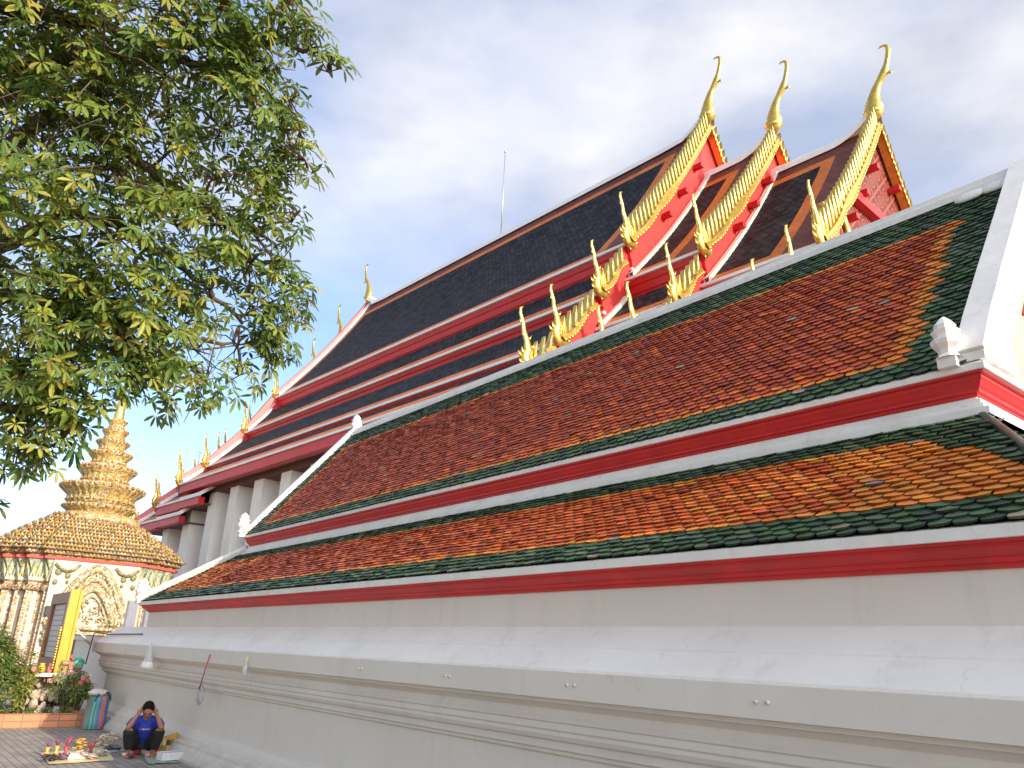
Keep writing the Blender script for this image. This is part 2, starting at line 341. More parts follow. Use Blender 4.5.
# skirt roof base
sk = MB()
q0 = [(-16.76, 4.16, 2.275), (-1.0, 4.16, 2.275), (-1.0, 10.9, 2.275), (-16.76, 10.9, 2.275)]; q1 = [(-15.35, 5.57, 3.268), (-1.93, 5.57, 3.268), (-1.93, 9.49, 3.268), (-15.35, 9.49, 3.268)]
sk.add(q0 + q1, [(0, 1, 5, 4), (1, 2, 6, 5), (2, 3, 7, 6), (3, 0, 4, 7)]); sk.build('skirt_roof_bed', mat('tile_bedding', (.03, .025, .02), .9), gal)
def border_low(u, v, j, rr, x):
    ytop = 1.72
    e = min((-1.62 - x) - .0 + (1.35 - v) * 1.22 - .45 + .10, (x + 16.72) - v * .814)
    if v < .25 + (.07 if rr.random() < .06 else 0): return pick(GREEN, rr)
    if v > 1.28: return pick(GREEN, rr)
    if e < .34: return pick(GREEN, rr)
    if v > 1.21 or v < .33: return pick(ORANGE, rr)
    k = e
    if k < .95 + max(0, .7 - .5 * v): return pick(ORANGE, rr)
    if k < 2.6: return pick(ORANGE if rr.random() < .45 else ROG, rr)
    if x < -6 and rr.random() < (.25 + min(.5, (-6 - x) * .08)): return pick(BROWN, rr)
    return pick(ROG, rr)
TL = MB()
sl = np.array([0, 1.40, .997]); sl /= np.linalg.norm(sl); nl = np.array([0, -sl[2], sl[1]])
wd, ex = .125, .069; LOW = 1.72
def keep_low(u, v, L=15.72, H=.814, H2=.55): return (v * H - .05) < u < L - v * H2 - .045 and v < LOW - .16
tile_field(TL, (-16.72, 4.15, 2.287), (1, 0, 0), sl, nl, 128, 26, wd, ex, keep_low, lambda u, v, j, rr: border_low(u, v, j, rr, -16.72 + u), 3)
# right and left hip faces
for x0, du, y0, dx, run in ((-1.0, (0, 1, 0), 4.15, -1, .95), (-16.72, (0, -1, 0), 10.9, 1, 1.40)):
    sv = np.array([dx * run, 0, .997]); sv /= np.linalg.norm(sv); nn = np.array([-dx * sv[2], 0, abs(sv[0])])
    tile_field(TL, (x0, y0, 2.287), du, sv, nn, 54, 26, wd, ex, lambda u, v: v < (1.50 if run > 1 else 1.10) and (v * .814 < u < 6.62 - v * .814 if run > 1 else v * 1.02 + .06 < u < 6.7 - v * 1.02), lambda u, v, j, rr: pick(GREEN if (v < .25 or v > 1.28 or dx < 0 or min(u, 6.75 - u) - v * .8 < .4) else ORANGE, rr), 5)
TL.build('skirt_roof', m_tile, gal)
# hip ridges of the skirt
hp = MB()
for (a, b) in (((-16.76, 4.11, 2.30), (-15.2, 5.55, 3.33)), ((-.56, 4.13, 2.31), (-1.96, 5.53, 3.33))):
    if a[0] < -10: hp.tube([(a[0], a[1], a[2] + .02), (b[0], b[1], b[2] + .02)], [.085, .08], 6, smooth=False)
hp.build('hip_ridge', m_trim, gal)
hq = MB(); hq.tube([(-1.0, 4.15, 2.30), (-1.955, 5.56, 3.285)], [.036, .036], 8); hq.build('hip_roll', mat('green_glaze', (.03, .055, .028), .4, .3, 12, .3, 30), gal)
wt = MB(); wt.rect_sweep([(.10, 3.22), (.10, 3.272), (.055, 3.285), (.055, 3.315), (.03, 3.325), (.03, 3.355), (0, 3.36), (0, 3.378)], UR); tag(wt.build('flashing', m_trim, gal), 'white moulding above the lower roof')
c2 = MB(); c2.rect_sweep([(0, 3.374), (.012, 3.382), (.012, 3.40), (.035, 3.406), (.035, 3.422), (.05, 3.44), (.065, 3.47), (.075, 3.485), (.075, 3.51), (.10, 3.515), (.10, 3.53)], UR); tag(c2.build('cornice', m_red, gal), 'upper red cornice')
f2 = MB(); f2.rect_sweep([(.10, 3.53), (.118, 3.532), (.12, 3.572), (.08, 3.60), (0, 3.60)], UR); tag(f2.build('fascia', m_trim, gal), 'upper white fascia')
# upper roof
su = np.array([0, 2.10, 2.51]); UL = np.linalg.norm(su); su /= UL; nu_ = np.array([0, -su[2], su[1]])
rb = MB()
for sgn in (0, 1):
    ya, yb = (5.42, 7.53) if not sgn else (9.64, 7.53)
    rb.add([(-15.1, ya, 3.565), (-1.85, ya, 3.565), (-1.85, yb, 6.075), (-15.1, yb, 6.075)], [(0, 1, 2, 3)])
rb.build('roof_bed', bpy.data.materials['tile_bedding'], gal)
def col_up(u, v, j, rr):
    x = -15.1 + u; er = -1.99 - x; el = u - .1; e = er if er < el * .9 else el
    if v < .20: return pick(GREEN, rr)
    if v > UL * .80: return pick(GREEN, rr)
    if e < .36: return pick(GREEN, rr)
    if v > UL * .77 or v < .27 or e < .50: return pick(ORANGE, rr)
    k = rr.random()
    if e < 1.3 and k < .5 * (1.3 - e) / .8: return pick(ROG, rr)
    if v < .6 and k < .5 * (.6 - v) / .4: return pick(ROG, rr)
    if k < .05: return pick(ROG, rr)
    return pick(BROWN, rr, .006)
TU = MB()
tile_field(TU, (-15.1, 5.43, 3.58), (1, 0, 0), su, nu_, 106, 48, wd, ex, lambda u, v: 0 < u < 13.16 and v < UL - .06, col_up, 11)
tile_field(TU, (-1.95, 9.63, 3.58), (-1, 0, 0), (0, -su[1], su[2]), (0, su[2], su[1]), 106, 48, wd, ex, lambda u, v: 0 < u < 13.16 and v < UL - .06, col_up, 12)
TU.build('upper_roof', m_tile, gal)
rc = MB(); rc.prismx([(7.40, 5.99), (7.40, 6.06), (7.46, 6.10), (7.46, 6.15), (7.60, 6.15), (7.60, 6.10), (7.66, 6.06), (7.66, 5.99)], -15.16, -1.80); rc.build('ridge_cap', m_trim, gal)
# verges (raised white rakes)
def verge(x0, x1, out):
    b = MB()
    for s_ in (1, -1):
        Y = lambda y: y if s_ > 0 else 15.06 - y
        # curved rake with slight flare at the foot
        pts = [(5.50, 3.61), (5.75, 3.95), (6.2, 4.50), (6.9, 5.335), (7.53, 6.10)]
        top = []; bot = []
        for y, z in pts: top.append((Y(y - .085), z + .075)); bot.append((Y(y + .16), max(3.585, z - .17)))
        n = len(pts)
        for (xa, xb) in ((x0, x1),):
            vs = [(xa, *p) for p in top] + [(xb, *p) for p in top] + [(xa, *p) for p in bot] + [(xb, *p) for p in bot]
            fs = []
            for i in range(n - 1):
                fs += [(i, i + 1, n + i + 1, n + i), (n + i, n + i + 1, 3 * n + i + 1, 3 * n + i), (i, 2 * n + i, 2 * n + i + 1, i + 1), (2 * n + i, 3 * n + i, 3 * n + i + 1, 2 * n + i + 1)]
            fs += [(0, n, 3 * n, 2 * n)]
            b.add(vs, fs)
    return b
vg = verge(-1.985, -1.80, 1); vg.prismx([(5.43, 3.603), (5.43, 3.66), (5.60, 3.80), (5.80, 4.02), (6.0, 4.1), (6.0, 3.603)], -1.983, -1.802); vg.build('verge', m_trim, gal); verge(-15.18, -15.06, -1).build('verge', m_trim, gal)
ll = MB()
for xx in (-2.10, -2.33):      # scalloped tongues where the verge meets the ridge
    ll.blob((xx, 7.36, 5.955), (.15, .09, .035), 12, rotm=np.array(Matrix.Rotation(math.radians(50), 3, 'X')))
ll.build('verge_scroll', m_trim, gal)
for xx, sg in ((-1.90, 1), (-15.10, -1)):
    gw = MB(); gw.add([(xx, 5.50, 3.60), (xx, 9.56, 3.60), (xx, 7.53, 6.0)], [(0, 1, 2)]); gw.build('gable_wall', m_cream, gal)
gr = MB(); gr.prismx([(6.66, 4.34), (8.40, 4.34), (7.53, 5.42)], -1.895, -1.875); gr.build('gable_panel', m_redg, gal)
def finial(cx, cy, z, s, name='finial'):
    b = MB(); b.box((cx - .075 * s, cy - .075 * s, z - .06 * s), (cx + .075 * s, cy + .075 * s, z + .04 * s))
    prof = [(.10, .03), (.066, .07), (.070, .10), (.104, .15), (.112, .185), (.108, .20), (.078, .212), (.078, .225), (.098, .265), (.10, .282), (.07, .295), (.066, .305), (.078, .33), (.05, .375), (.012, .415)]
    b.lathe([(r * s * 1.15, z + h * s) for r, h in prof], cx, cy, 8, rot=PI / 8, smooth=False); b.build(name, m_trim, gal)
finial(-2.02, 5.42, 3.62, .82); finial(-15.10, 5.36, 3.60, 1.0); finial(-15.12, 7.53, 6.10, 1.0); finial(-16.72, 4.15, 2.32, 1.0)
# pipe stubs in the fascia
for px, py, r in ((445.4, 675.8, .014), (449.8, 676, .014), (567.6, 684.9, .014), (574.9, 685.5, .014), (756.4, 702.1, .013), (767.9, 702.5, .014), (296.5, 663, .016), (358.6, 668.8, .014), (362.1, 668.8, .014), (126, 648, .02)):
    p = atY(px, py, 3.95); b = MB(); r *= .8; b.tube([(p[0], 3.96, p[2]), (p[0], 3.936, p[2])], [r, r], 10); b.tube([(p[0], 3.9355, p[2]), (p[0], 3.934, p[2])], [r * .5, r * .5], 8, 1)
    b.build('pipe_stub', [m_wall, m_steel], gal)

# ------------------------------------------------------------------ great hall behind
TH = math.atan(.068); HORG = (-24.5, 21, 0)
hx = (math.cos(TH) * HORG[0] - math.sin(TH) * HORG[1], math.sin(TH) * HORG[0] + math.cos(TH) * HORG[1], 0)
hall = thing('temple_hall', 'great temple hall with steep stacked dark blue roofs, gold finials and red gables', 'temple', HORG, TH, hx)
PROF = [[(21, 20.3), (16.3, 13.55), (15.0, 11.4), (13.4, 9.4), (12.35, 8.38)],
        [(21, 18.3), (16.35, 12.35), (15.0, 10.30), (13.4, 8.6), (12.38, 7.62)],
        [(21, 17.2), (16.4, 11.3), (15.02, 9.5), (13.42, 8.0), (12.4, 7.0)]]
XN = [-13.1, -10.55, -7.3]; XF = [-36., -38.7, -41.5]
BAND = [.85, .58, .36]
def sag(a, b, t, k=.024):
    L = math.hypot(a[0] - b[0], a[1] - b[1]); k = k if L > 4 else .012; d = k * L * 4 * t * (1 - t)
    return (a[0] + (b[0] - a[0]) * t + .72 * d * (1 if a[0] > b[0] else -1), a[1] + (b[1] - a[1]) * t - .69 * d)
def mirror(p, do): return (42 - p[0], p[1]) if do else p
def hall_section(k, x0, x1, near, far):
    """one telescoped piece: tiers of tiled slopes, red risers, white eave lines"""
    P = PROF[k]; tiers = []
    tiers.append((P[0], P[1]))
    for i in (1, 2, 3):
        tiers.append(((P[i][0] - .25, P[i][1] - BAND[i - 1]), P[i + 1]))
    for back in (False, True):
        for ti, (a, b) in enumerate(tiers):
            roof = MB(); red = MB(); wh = MB()
            L = math.hypot(a[0] - b[0], a[1] - b[1])
            xs = {x0, x1}; V = 1.05 if ti == 0 else .35; O = .4 if ti == 0 else .22
            brk = []
            if near: brk += [x1 - V, x1 - V - O]
            if far: brk += [x0 + V * .35, x0 + V * .35 + O]
            xs = sorted(set([x0, x1] + [q for q in brk if x0 < q < x1]))
            tb = [0, .85 / L, 1.2 / L, 1 - .42 / L, 1 - .12 / L, 1] if ti == 0 else ([0, 1 - .45 / L, 1 - .10 / L, 1] if ti < 3 else [0, .35, .75, 1])
            ts = sorted(set([round(q, 4) for q in tb] + ([.25, .4, .55, .7, .8] if ti == 0 else [.3, .6])))
            for xi in range(len(xs) - 1):
                xa, xb = xs[xi], xs[xi + 1]; xm = (xa + xb) / 2
                for q in range(len(ts) - 1):
                    t0, t1 = ts[q], ts[q + 1]; tm = (t0 + t1) / 2; m = 0
                    ex_ = 9
                    if near: ex_ = min(ex_, x1 - xm)
                    if far: ex_ = min(ex_, (xm - x0) * 2.5)
                    if ti == 0:
                        if ex_ < V or tm * L < .85 or (1 - tm) * L < .12: m = 1
                        elif ex_ < V + O or tm * L < 1.2 or (1 - tm) * L < .42: m = 2
                    else:
                        if ex_ < V: m = 1
                        elif ex_ < V + O or (ti < 3 and .10 < (1 - tm) * L < .45) or (ti == 3 and tm > .35): m = 2
                        elif (1 - tm) * L < .10: m = 1
                    p0 = mirror(sag(a, b, t0), back); p1 = mirror(sag(a, b, t1), back)
                    vs = [(xa, *p1), (xb, *p1), (xb, *p0), (xa, *p0)]
                    roof.add(vs, [(0, 1, 2, 3)], m, None, False, [[(xa, -t1 * L), (xb, -t1 * L), (xb, -t0 * L), (xa, -t0 * L)]])
            # eave: white line, red riser, whitish flashing
            ye, ze = mirror(b, back); s_ = -1 if back else 1
            wh.box((x0 - .05, min(ye - .06 * s_, ye + .10 * s_), ze - .09), (x1 + .05, max(ye - .06 * s_, ye + .10 * s_), ze + .0))
            if ti < 3:
                bd = BAND[ti]
                pts = [(ye + .02 * s_, ze - .10), (ye + .06 * s_, ze - .10 - bd * .18), (ye + .10 * s_, ze - .12 - bd * .2), (ye + .14 * s_, ze - .14 - bd * .42), (ye + .18 * s_, ze - .15 - bd * .45), (ye + .22 * s_, ze - bd + .02)]
                for i in range(len(pts) - 1):
                    red.add([(x0, *pts[i]), (x1, *pts[i]), (x1, *pts[i + 1]), (x0, *pts[i + 1])], [(0, 1, 2, 3)], 0)
                yb, zb = ye + .25 * s_, ze - bd
                wh.box((x0 - .02, min(yb - .10 * s_, yb + .02 * s_), zb - .03), (x1 + .02, max(yb - .10 * s_, yb + .02 * s_), zb + .05), 1)
            else:
                red.box((x0, min(ye, ye + .30 * s_), ze - .46), (x1, max(ye, ye + .30 * s_), ze - .10))
                red.box((x0, min(ye + .32 * s_, ye + 3.0 * s_), ze - .40), (x1, max(ye + .32 * s_, ye + 3.0 * s_), ze - .34), 1)
            ro = roof.build('roof_slope', [m_hdark, m_hmar, m_horg], hall)
            red.build('red_riser', [m_redc, m_soffit], ro); wh.build('eave_line', [m_trimh, m_trimh2], ro)
m_redc = mat('red_riser_paint', (.60, .022, .025), .45, .1, 2)
m_soffit = mat('soffit', (.16, .06, .05), .7, .1)
m_trimh = mat('white_eave', (.90, .88, .85), .6, .06, 1)
m_trimh2 = mat('grey_flashing', (.78, .74, .66), .6, .1, 2)
hall_section(0, XF[0], XN[0], True, True)
hall_section(1, XN[0] - .3, XN[1], True, False); hall_section(2, XN[1] - .3, XN[2], True, False)
hall_section(1, XF[1], XF[0] + .3, False, True); hall_section(2, XF[2], XF[1] + .3, False, True)
# low porch eaves tucked under the main eave at the far end
def porch_eave(P, xa, xb):
    b = MB(); (a0, a1) = ((P[3][0] - .25, P[3][1] - BAND[2]), P[4])
    b.add([(xa, *a1), (xb, *a1), (xb, *a0), (xa, *a0)], [(0, 1, 2, 3)], 0)
    b.prismx([(a1[0] - .06, a1[1] - .1), (a1[0] - .06, a1[1] + .06), (a0[0], a0[1] + .04), (a0[0], a0[1] - .12)], xb, xb + .30, 1)
    b.box((xa, a1[0] - .06, a1[1] - .10), (xb, a1[0] + .08, a1[1] + .06), 1)
    b.box((xa, a1[0], a1[1] - .42), (xb, a1[0] + .28, a1[1] - .10), 2); b.box((xa, a1[0] + .3, a1[1] - .40), (xb, a1[0] + 1.6, a1[1] - .34), 3)
    b.build('porch_eave', [m_horg, m_trimh, m_redc, m_soffit], hall)
porch_eave(PROF[1], XF[0] + .3, -33.6); porch_eave(PROF[2], XF[1] + .3, -35.6)
# ridges, gables
m_tymp = bpy.data.materials.new('red_lattice_gable'); m_tymp.use_nodes = True
t = m_tymp.node_tree; b_ = t.nodes['Principled BSDF']; tcn = t.nodes.new('ShaderNodeTexCoord'); mpn = t.nodes.new('ShaderNodeMapping')
mpn.inputs['Rotation'].default_value = (math.radians(45), 0, 0); t.links.new(tcn.outputs['Object'], mpn.inputs[0])
vv = t.nodes.new('ShaderNodeSeparateXYZ'); t.links.new(mpn.outputs[0], vv.inputs[0])
def mth(op, a, b=None):
    q = t.nodes.new('ShaderNodeMath'); q.operation = op
    for i, v in enumerate((a, b)):
        if v is None: continue
        if isinstance(v, (int, float)): q.inputs[i].default_value = v
        else: t.links.new(v, q.inputs[i])
    return q.outputs[0]
fy = mth('SUBTRACT', mth('FRACT', mth('MULTIPLY', vv.outputs[1], 1.5)), .5); fz = mth('SUBTRACT', mth('FRACT', mth('MULTIPLY', vv.outputs[2], 1.5)), .5)
edge = mth('MAXIMUM', mth('ABSOLUTE', fy), mth('ABSOLUTE', fz)); rad = mth('SQRT', mth('ADD', mth('MULTIPLY', fy, fy), mth('MULTIPLY', fz, fz)))
ring = mth('LESS_THAN', mth('ABSOLUTE', mth('SUBTRACT', rad, .26)), .035); ring2 = mth('LESS_THAN', mth('ABSOLUTE', mth('SUBTRACT', rad, .10)), .03)
ln = mth('MAXIMUM', mth('GREATER_THAN', edge, .45), mth('MAXIMUM', ring, ring2))
mi = t.nodes.new('ShaderNodeMix'); mi.data_type = 'RGBA'; t.links.new(ln, mi.inputs[0]); mi.inputs[6].default_value = (.11, .005, .005, 1); mi.inputs[7].default_value = (.30, .06, .015, 1)
t.links.new(mi.outputs[2], b_.inputs['Base Color']); b_.inputs['Roughness'].default_value = .5
bb = t.nodes.new('ShaderNodeBump'); bb.inputs['Strength'].default_value = .6; bb.inputs['Distance'].default_value = .05; t.links.new(ln, bb.inputs['Height']); t.links.new(bb.outputs[0], b_.inputs['Normal'])

def rake_line(P, n=12):
    """stacked concave rake from ridge down the four tiers"""
    segs = []
    tiers = [(P[0], P[1])] + [((P[i][0] - .25, P[i][1] - BAND[i - 1]), P[i + 1]) for i in (1, 2, 3)]
    for a, b in tiers: segs.append([sag(a, b, i / n) for i in range(n + 1)])
    return segs
def gable(k, x, s):
    P = PROF[k]; segs = rake_line(P); line = [p for sg in segs for p in sg]
    poly = line + [(P[4][0] + .6, P[4][1] - .35)]; full = [(y, z) for y, z in poly] + [(42 - y, z) for y, z in reversed(poly[1:])]
    b = MB(); n = len(full); xx = x - .10 * s
    b.add([(xx, y, z - .05) for y, z in full], [tuple(range(n))], 0)
    b.build('gable', m_tymp if k == 2 else m_redg, hall)
    # rake board edges in red + white lower lip
    return
for k in range(3): gable(k, XN[k], 1); gable(k, XF[k], -1)
def ridge(k, x0, x1, rn, rf):
    P = PROF[k][0]; b = MB(); L = x1 - x0; n = 24; vs = []
    sec = [(-.20, -.24), (-.15, .0), (-.06, .08), (.06, .08), (.15, .0), (.20, -.24)]
    for i in range(n + 1):
        x = x0 + L * i / n; z = P[1]
        if rn: z += .60 * max(0, 1 - (x1 - x) / 1.3) ** 2
        if rf: z += .60 * max(0, 1 - (x - x0) / 1.3) ** 2
        vs += [(x, P[0] + a, z + c) for a, c in sec]
    m = len(sec); fs = [(i * m + j, i * m + j + 1, (i + 1) * m + j + 1, (i + 1) * m + j) for i in range(n) for j in range(m - 1)] + [tuple(range(m)), tuple(range(n * m, n * m + m))]
    b.add(vs, fs); b.build('ridge_cap', m_trimh, hall)
ridge(0, XF[0], XN[0], 1, 1); ridge(1, XN[0] - .3, XN[1], 1, 0); ridge(2, XN[1] - .3, XN[2], 1, 0); ridge(1, XF[1], XF[0] + .3, 0, 1); ridge(2, XF[2], XF[1] + .3, 0, 1)
# white lip where a lower telescoped roof meets the gable above it
m_rf = mat('rake_flashing', (.78, .68, .54), .6, .05)
for k, x in ((1, XN[0] - .02), (2, XN[1] - .02)):
    for sg in rake_line(PROF[k])[:4]:
        lp = MB()
        for i in range(len(sg) - 1):
            (y0, z0), (y1, z1) = sg[i], sg[i + 1]
            lp.add([(x, y0, z0 + .16), (x + .16, y0, z0 + .16), (x + .16, y1, z1 + .16), (x, y1, z1 + .16), (x, y0, z0 - .02), (x + .16, y0, z0 - .02), (x + .16, y1, z1 - .02), (x, y1, z1 - .02)],
                   [(0, 1, 2, 3), (1, 5, 6, 2), (4, 7, 6, 5), (0, 3, 7, 4)])
        lp.build('flashing', m_rf, hall)

def bargeboard(k, x, s):
    segs = rake_line(PROF[k], 10)
    for ti, sg in enumerate(segs):
        for back in (False, True):
            if back and (s < 0 or ti > 0): continue
            if s < 0:      # plain white and pink rake at the far end, seen from behind its fins
                b = MB()
                for i in range(len(sg) - 1):
                    (y0, z0), (y1, z1) = mirror(sg[i], back), mirror(sg[i + 1], back)
                    for (xa, xb, zt, zb, m) in ((x, x + .28, .16, -.1, 0),):
                        b.add([(xa, y0, z0 + zt), (xb, y0, z0 + zt), (xb, y1, z1 + zt), (xa, y1, z1 + zt), (xa, y0, z0 + zb), (xb, y0, z0 + zb), (xb, y1, z1 + zb), (xa, y1, z1 + zb)],
                              [(0, 1, 2, 3), (1, 5, 6, 2), (4, 7, 6, 5), (0, 3, 7, 4)], m)
                if ti == 0:
                    P_k = PROF[k]; ch_ = [sag(P_k[0], P_k[1], i / 10) for i in range(11)] + [P_k[2], P_k[3], P_k[4]]
                    for i in range(len(ch_) - 1):
                        (y0, z0), (y1, z1) = ch_[i], ch_[i + 1]; xa, xb = x - .24, x - .002
                        b.add([(xa, y0, z0 + .36), (xb, y0, z0 + .36), (xb, y1, z1 + .36), (xa, y1, z1 + .36), (xa, y0, z0 - .25), (xb, y0, z0 - .25), (xb, y1, z1 - .25), (xa, y1, z1 - .25)],
                              [(0, 1, 2, 3), (1, 5, 6, 2), (4, 7, 6, 5), (0, 3, 7, 4)], 1)
                b.build('bargeboard', [m_trimh, m_pinkrake], hall); continue
            b = MB(); f = MB(); n = 40 if ti == 0 else 14; a, c = sg[0], sg[-1]
            L = math.hypot(a[0] - c[0], a[1] - c[1]); T = np.array([c[0] - a[0], c[1] - a[1]]) / L; Nn = np.array([T[1], -T[0]]);
            if Nn[1] < 0: Nn = -Nn
            tiers_ab = ([(PROF[k][0], PROF[k][1])] + [((PROF[k][i][0] - .25, PROF[k][i][1] - BAND[i - 1]), PROF[k][i + 1]) for i in (1, 2, 3)])[ti]
            pts = []
            for i in range(n + 1):
                tt = i / n; p = np.array(sag(*tiers_ab, tt)); amp = 0
                if ti == 0: amp = .07 * math.sin((tt - .52) * PI * 4.4) * (1 if tt > .52 else 0)
                else: amp = .07 * math.sin(tt * PI * 2)
                pts.append(p + Nn * (.10 + amp) + np.array([0, 0]))
            # the gold snake board
            th = .15 if ti == 0 else .13
            for i in range(n):
                tt = i / n; wob = .13 * max(0, math.sin((tt - .5) * PI * 4.4)) if ti == 0 and tt > .5 else 0
                q = []
                for p, in ((pts[i],), (pts[i + 1],)):
                    base = p - Nn * (th + wob)
                    q.append((mirror(tuple(p), back), mirror(tuple(base), back)))
                (t0, b0), (t1, b1) = q; xa, xb = x - .05, x + .20
                b.add([(xa, *t0), (xb, *t0), (xb, *t1), (xa, *t1), (xa, *b0), (xb, *b0), (xb, *b1), (xa, *b1)], [(0, 1, 2, 3), (1, 5, 6, 2), (4, 7, 6, 5), (0, 3, 7, 4)])
                b.tube([(xb, *b0), (xb, *b1)], [.035, .035], 5)
            bo = b.build('bargeboard', m_gold, hall)
            # leaf fins above it
            nf = int(L / .29)
            for i in range(nf):
                tt = (i + .6) / nf; p = np.array(sag(*tiers_ab, tt)); h = (.48 if ti == 0 else .38); p = p + Nn * .08
                w_ = .065
                base0 = p - T * w_ - Nn * .02; base1 = p + T * w_ - Nn * .02; tip = p + Nn * h - T * .42; m1 = p - T * (w_ + .12) + Nn * h * .5; m2 = p + T * (w_ - .14) + Nn * h * .55 - T * .08
                rng2 = [mirror(tuple(z_), back) for z_ in (base0, m1, tip, m2, base1)]
                vs = [(x + .02, *z_) for z_ in rng2] + [(x + .15, *z_) for z_ in rng2]
                cc = tuple(np.mean([np.array(z_) for z_ in rng2], axis=0)); vs += [(x + .19, *cc), (x - .03, *cc)]
                fs = [(q, (q + 1) % 5, 5 + (q + 1) % 5, 5 + q) for q in range(5)] + [(5 + q, 5 + (q + 1) % 5, 10) for q in range(5)] + [((q + 1) % 5, q, 11) for q in range(5)]
                f.add(vs, fs)
            f.build('leaf_fins', m_goldd, bo)
m_pinkrake = mat('pink_rake', (.60, .16, .14), .5, .12, 5)
for k in range(3): bargeboard(k, XN[k], 1); bargeboard(k, XF[k], -1)
def chofa_mb():
    b = MB()
    pts = [(-.10, -.45), (0, -.2), (.03, .05), (.02, .28), (.08, .55), (.18, .85), (.33, 1.12), (.47, 1.30), (.52, 1.42), (.60, 1.65), (.68, 1.95), (.72, 2.2), (.70, 2.38), (.62, 2.47), (.50, 2.49), (.42, 2.45)]
    rad_ = [.16, .27, .33, .26, .20, .15, .12, .15, .14, .09, .085, .075, .065, .05, .04, .015]
    b.tube([(x, 0, z) for x, z in pts], rad_, 10, flat=(1, .7)); b.tube([(.47, 0, 1.28), (.68, 0, 1.26), (.74, 0, 1.16)], [.10, .06, .02], 6, flat=(1, .6))
    b.lathe([(.2, -.25), (.34, -.12), (.2, 0)], 0, 0, 10); return b
ch0 = None
for k in range(3):
    for x, s in ((XN[k], 1), (XF[k], -1)):
        loc = (x - HORG[0] + .05 * s, 0, PROF[k][0][1] + (.62, .80, .60)[k])
        if ch0 is None: ch0 = chofa_mb().build('ridge_finial', m_gold, hall, org=(0, 0, 0)); ch0.location = loc; c = ch0
        else: c = dup(ch0, loc, hall)
        c.scale = (.92 * s, .92, (.92, .92, .86)[k])
def naga_mb(s=1.):
    b = MB()
    b.tube([(0, .35, -.30), (0, .1, -.42), (0, -.14, -.34), (0, -.22, -.08), (0, -.12, .16), (0, -.20, .45), (0, -.34, .75), (0, -.38, 1.0), (0, -.50, 1.26), (0, -.50, 1.42), (0, -.40, 1.50)],
           [.10, .17, .19, .21, .18, .11, .085, .075, .065, .05, .02], 8, flat=(0, .6))
    b.tube([(0, .05, -.2), (0, .16, .05), (0, .12, .3), (0, .2, .5)], [.14, .12, .08, .02], 7, flat=(0, .6))
    b.tube([(0, -.15, .0), (0, -.36, .08), (0, -.40, .22)], [.10, .06, .015], 6, flat=(0, .6))
    b.tube([(0, -.2, .5), (0, -.36, .62), (0, -.38, .74)], [.07, .045, .01], 6, flat=(0, .6))
    for (y, z, dy, dz, r_) in ((-.33, -.30, -.16, .12, .06), (-.36, -.10, -.18, .16, .06), (.02, -.5, .02, -.16, .05), (.10, .02, .16, .20, .06), (.0, .28, .14, .20, .05), (-.12, .52, .10, .16, .04), (-.42, .95, -.10, .12, .035), (.30, -.25, .18, .16, .07)):
        b.tube([(0, y, z), (0, y + dy * .6, z + dz * .4), (0, y + dy, z + dz)], [r_, r_ * .8, .01], 6, flat=(0, .6))
    return b
ng0 = None
NG = []
for k in range(3):
    for ti in range(1, 5):
        NG.append((XN[k] + .08, PROF[k][ti][0], PROF[k][ti][1] + .24, .88 if ti == 1 else .84))
        NG.append((XF[k] - .08, PROF[k][ti][0] - .02, PROF[k][ti][1] + .30, .80))
for (x, y, z, sc) in NG:
    loc = (x - HORG[0], y - HORG[1], z)
    if ng0 is None: ng0 = naga_mb().build('naga_finial', m_gold, hall, org=(0, 0, 0)); c = ng0; c.location = loc
    else: c = dup(ng0, loc, hall)
    c.scale = (sc, sc, sc)
    if x < -30: c.rotation_euler = (0, 0, math.radians(35))
# purlin ends in red along the gable and golden corner brackets on the outer gable
for k in range(3):
    for tt in (.24, .46, .66):
        for bk_ in (0, 1):
            y, z = sag(PROF[k][0], PROF[k][1], tt); pe = MB(); ya = y + .16 if not bk_ else 42 - y - .34
            pe.box((XN[k] - .1, ya, z - .46), (XN[k] + .24, ya + .18, z - .30)); pe.build('purlin_end', m_redc, hall)
for ya, za, hz in ((18.4, 13.6, .30), (16.9, 11.4, .3)):
    tb = MB(); tb.box((XN[2] - .12, ya, za), (XN[2] + .12, 42 - ya, za + hz)); tb.build('tie_beam', m_redc, hall)
m_bronze = mosaic('bronze_mosaic', [(0, (.42, .20, .05)), (.3, (.62, .38, .10)), (.55, (.30, .13, .04)), (.8, (.70, .48, .16))], 9.)
gp = MB(); gp.box((XN[2] - .3, 16.75, 6), (XN[2] + .05, 17.5, 12.6)); gp.box((XN[2] - .3, 24.5, 6), (XN[2] + .05, 25.25, 12.6)); gp.build('gable_pier', m_bronze, hall)
bk = MB(); bk.tube([(XN[2] + .1, 17.6, 11.0), (XN[2] + .12, 17.9, 12.0), (XN[2] + .1, 17.55, 12.9), (XN[2] + .1, 17.9, 13.7)], [.12, .10, .08, .03], 6); bk.build('gable_bracket', m_gold, hall)
# far antenna rods on the ridge
for x, y, z, h in ((-24.5, 21, 20.3, 4.7), (-40.5, 14.6, 9.4, 1.6)):
    b = MB(); b.tube([(x, y, z), (x, y, z + h)], [.035, .02], 6, m=0); b.lathe([(.02, z + h - .02), (.07, z + h + .03), (.02, z + h + .1)], x, y, 6); b.build('lightning_rod', m_steel, hall)
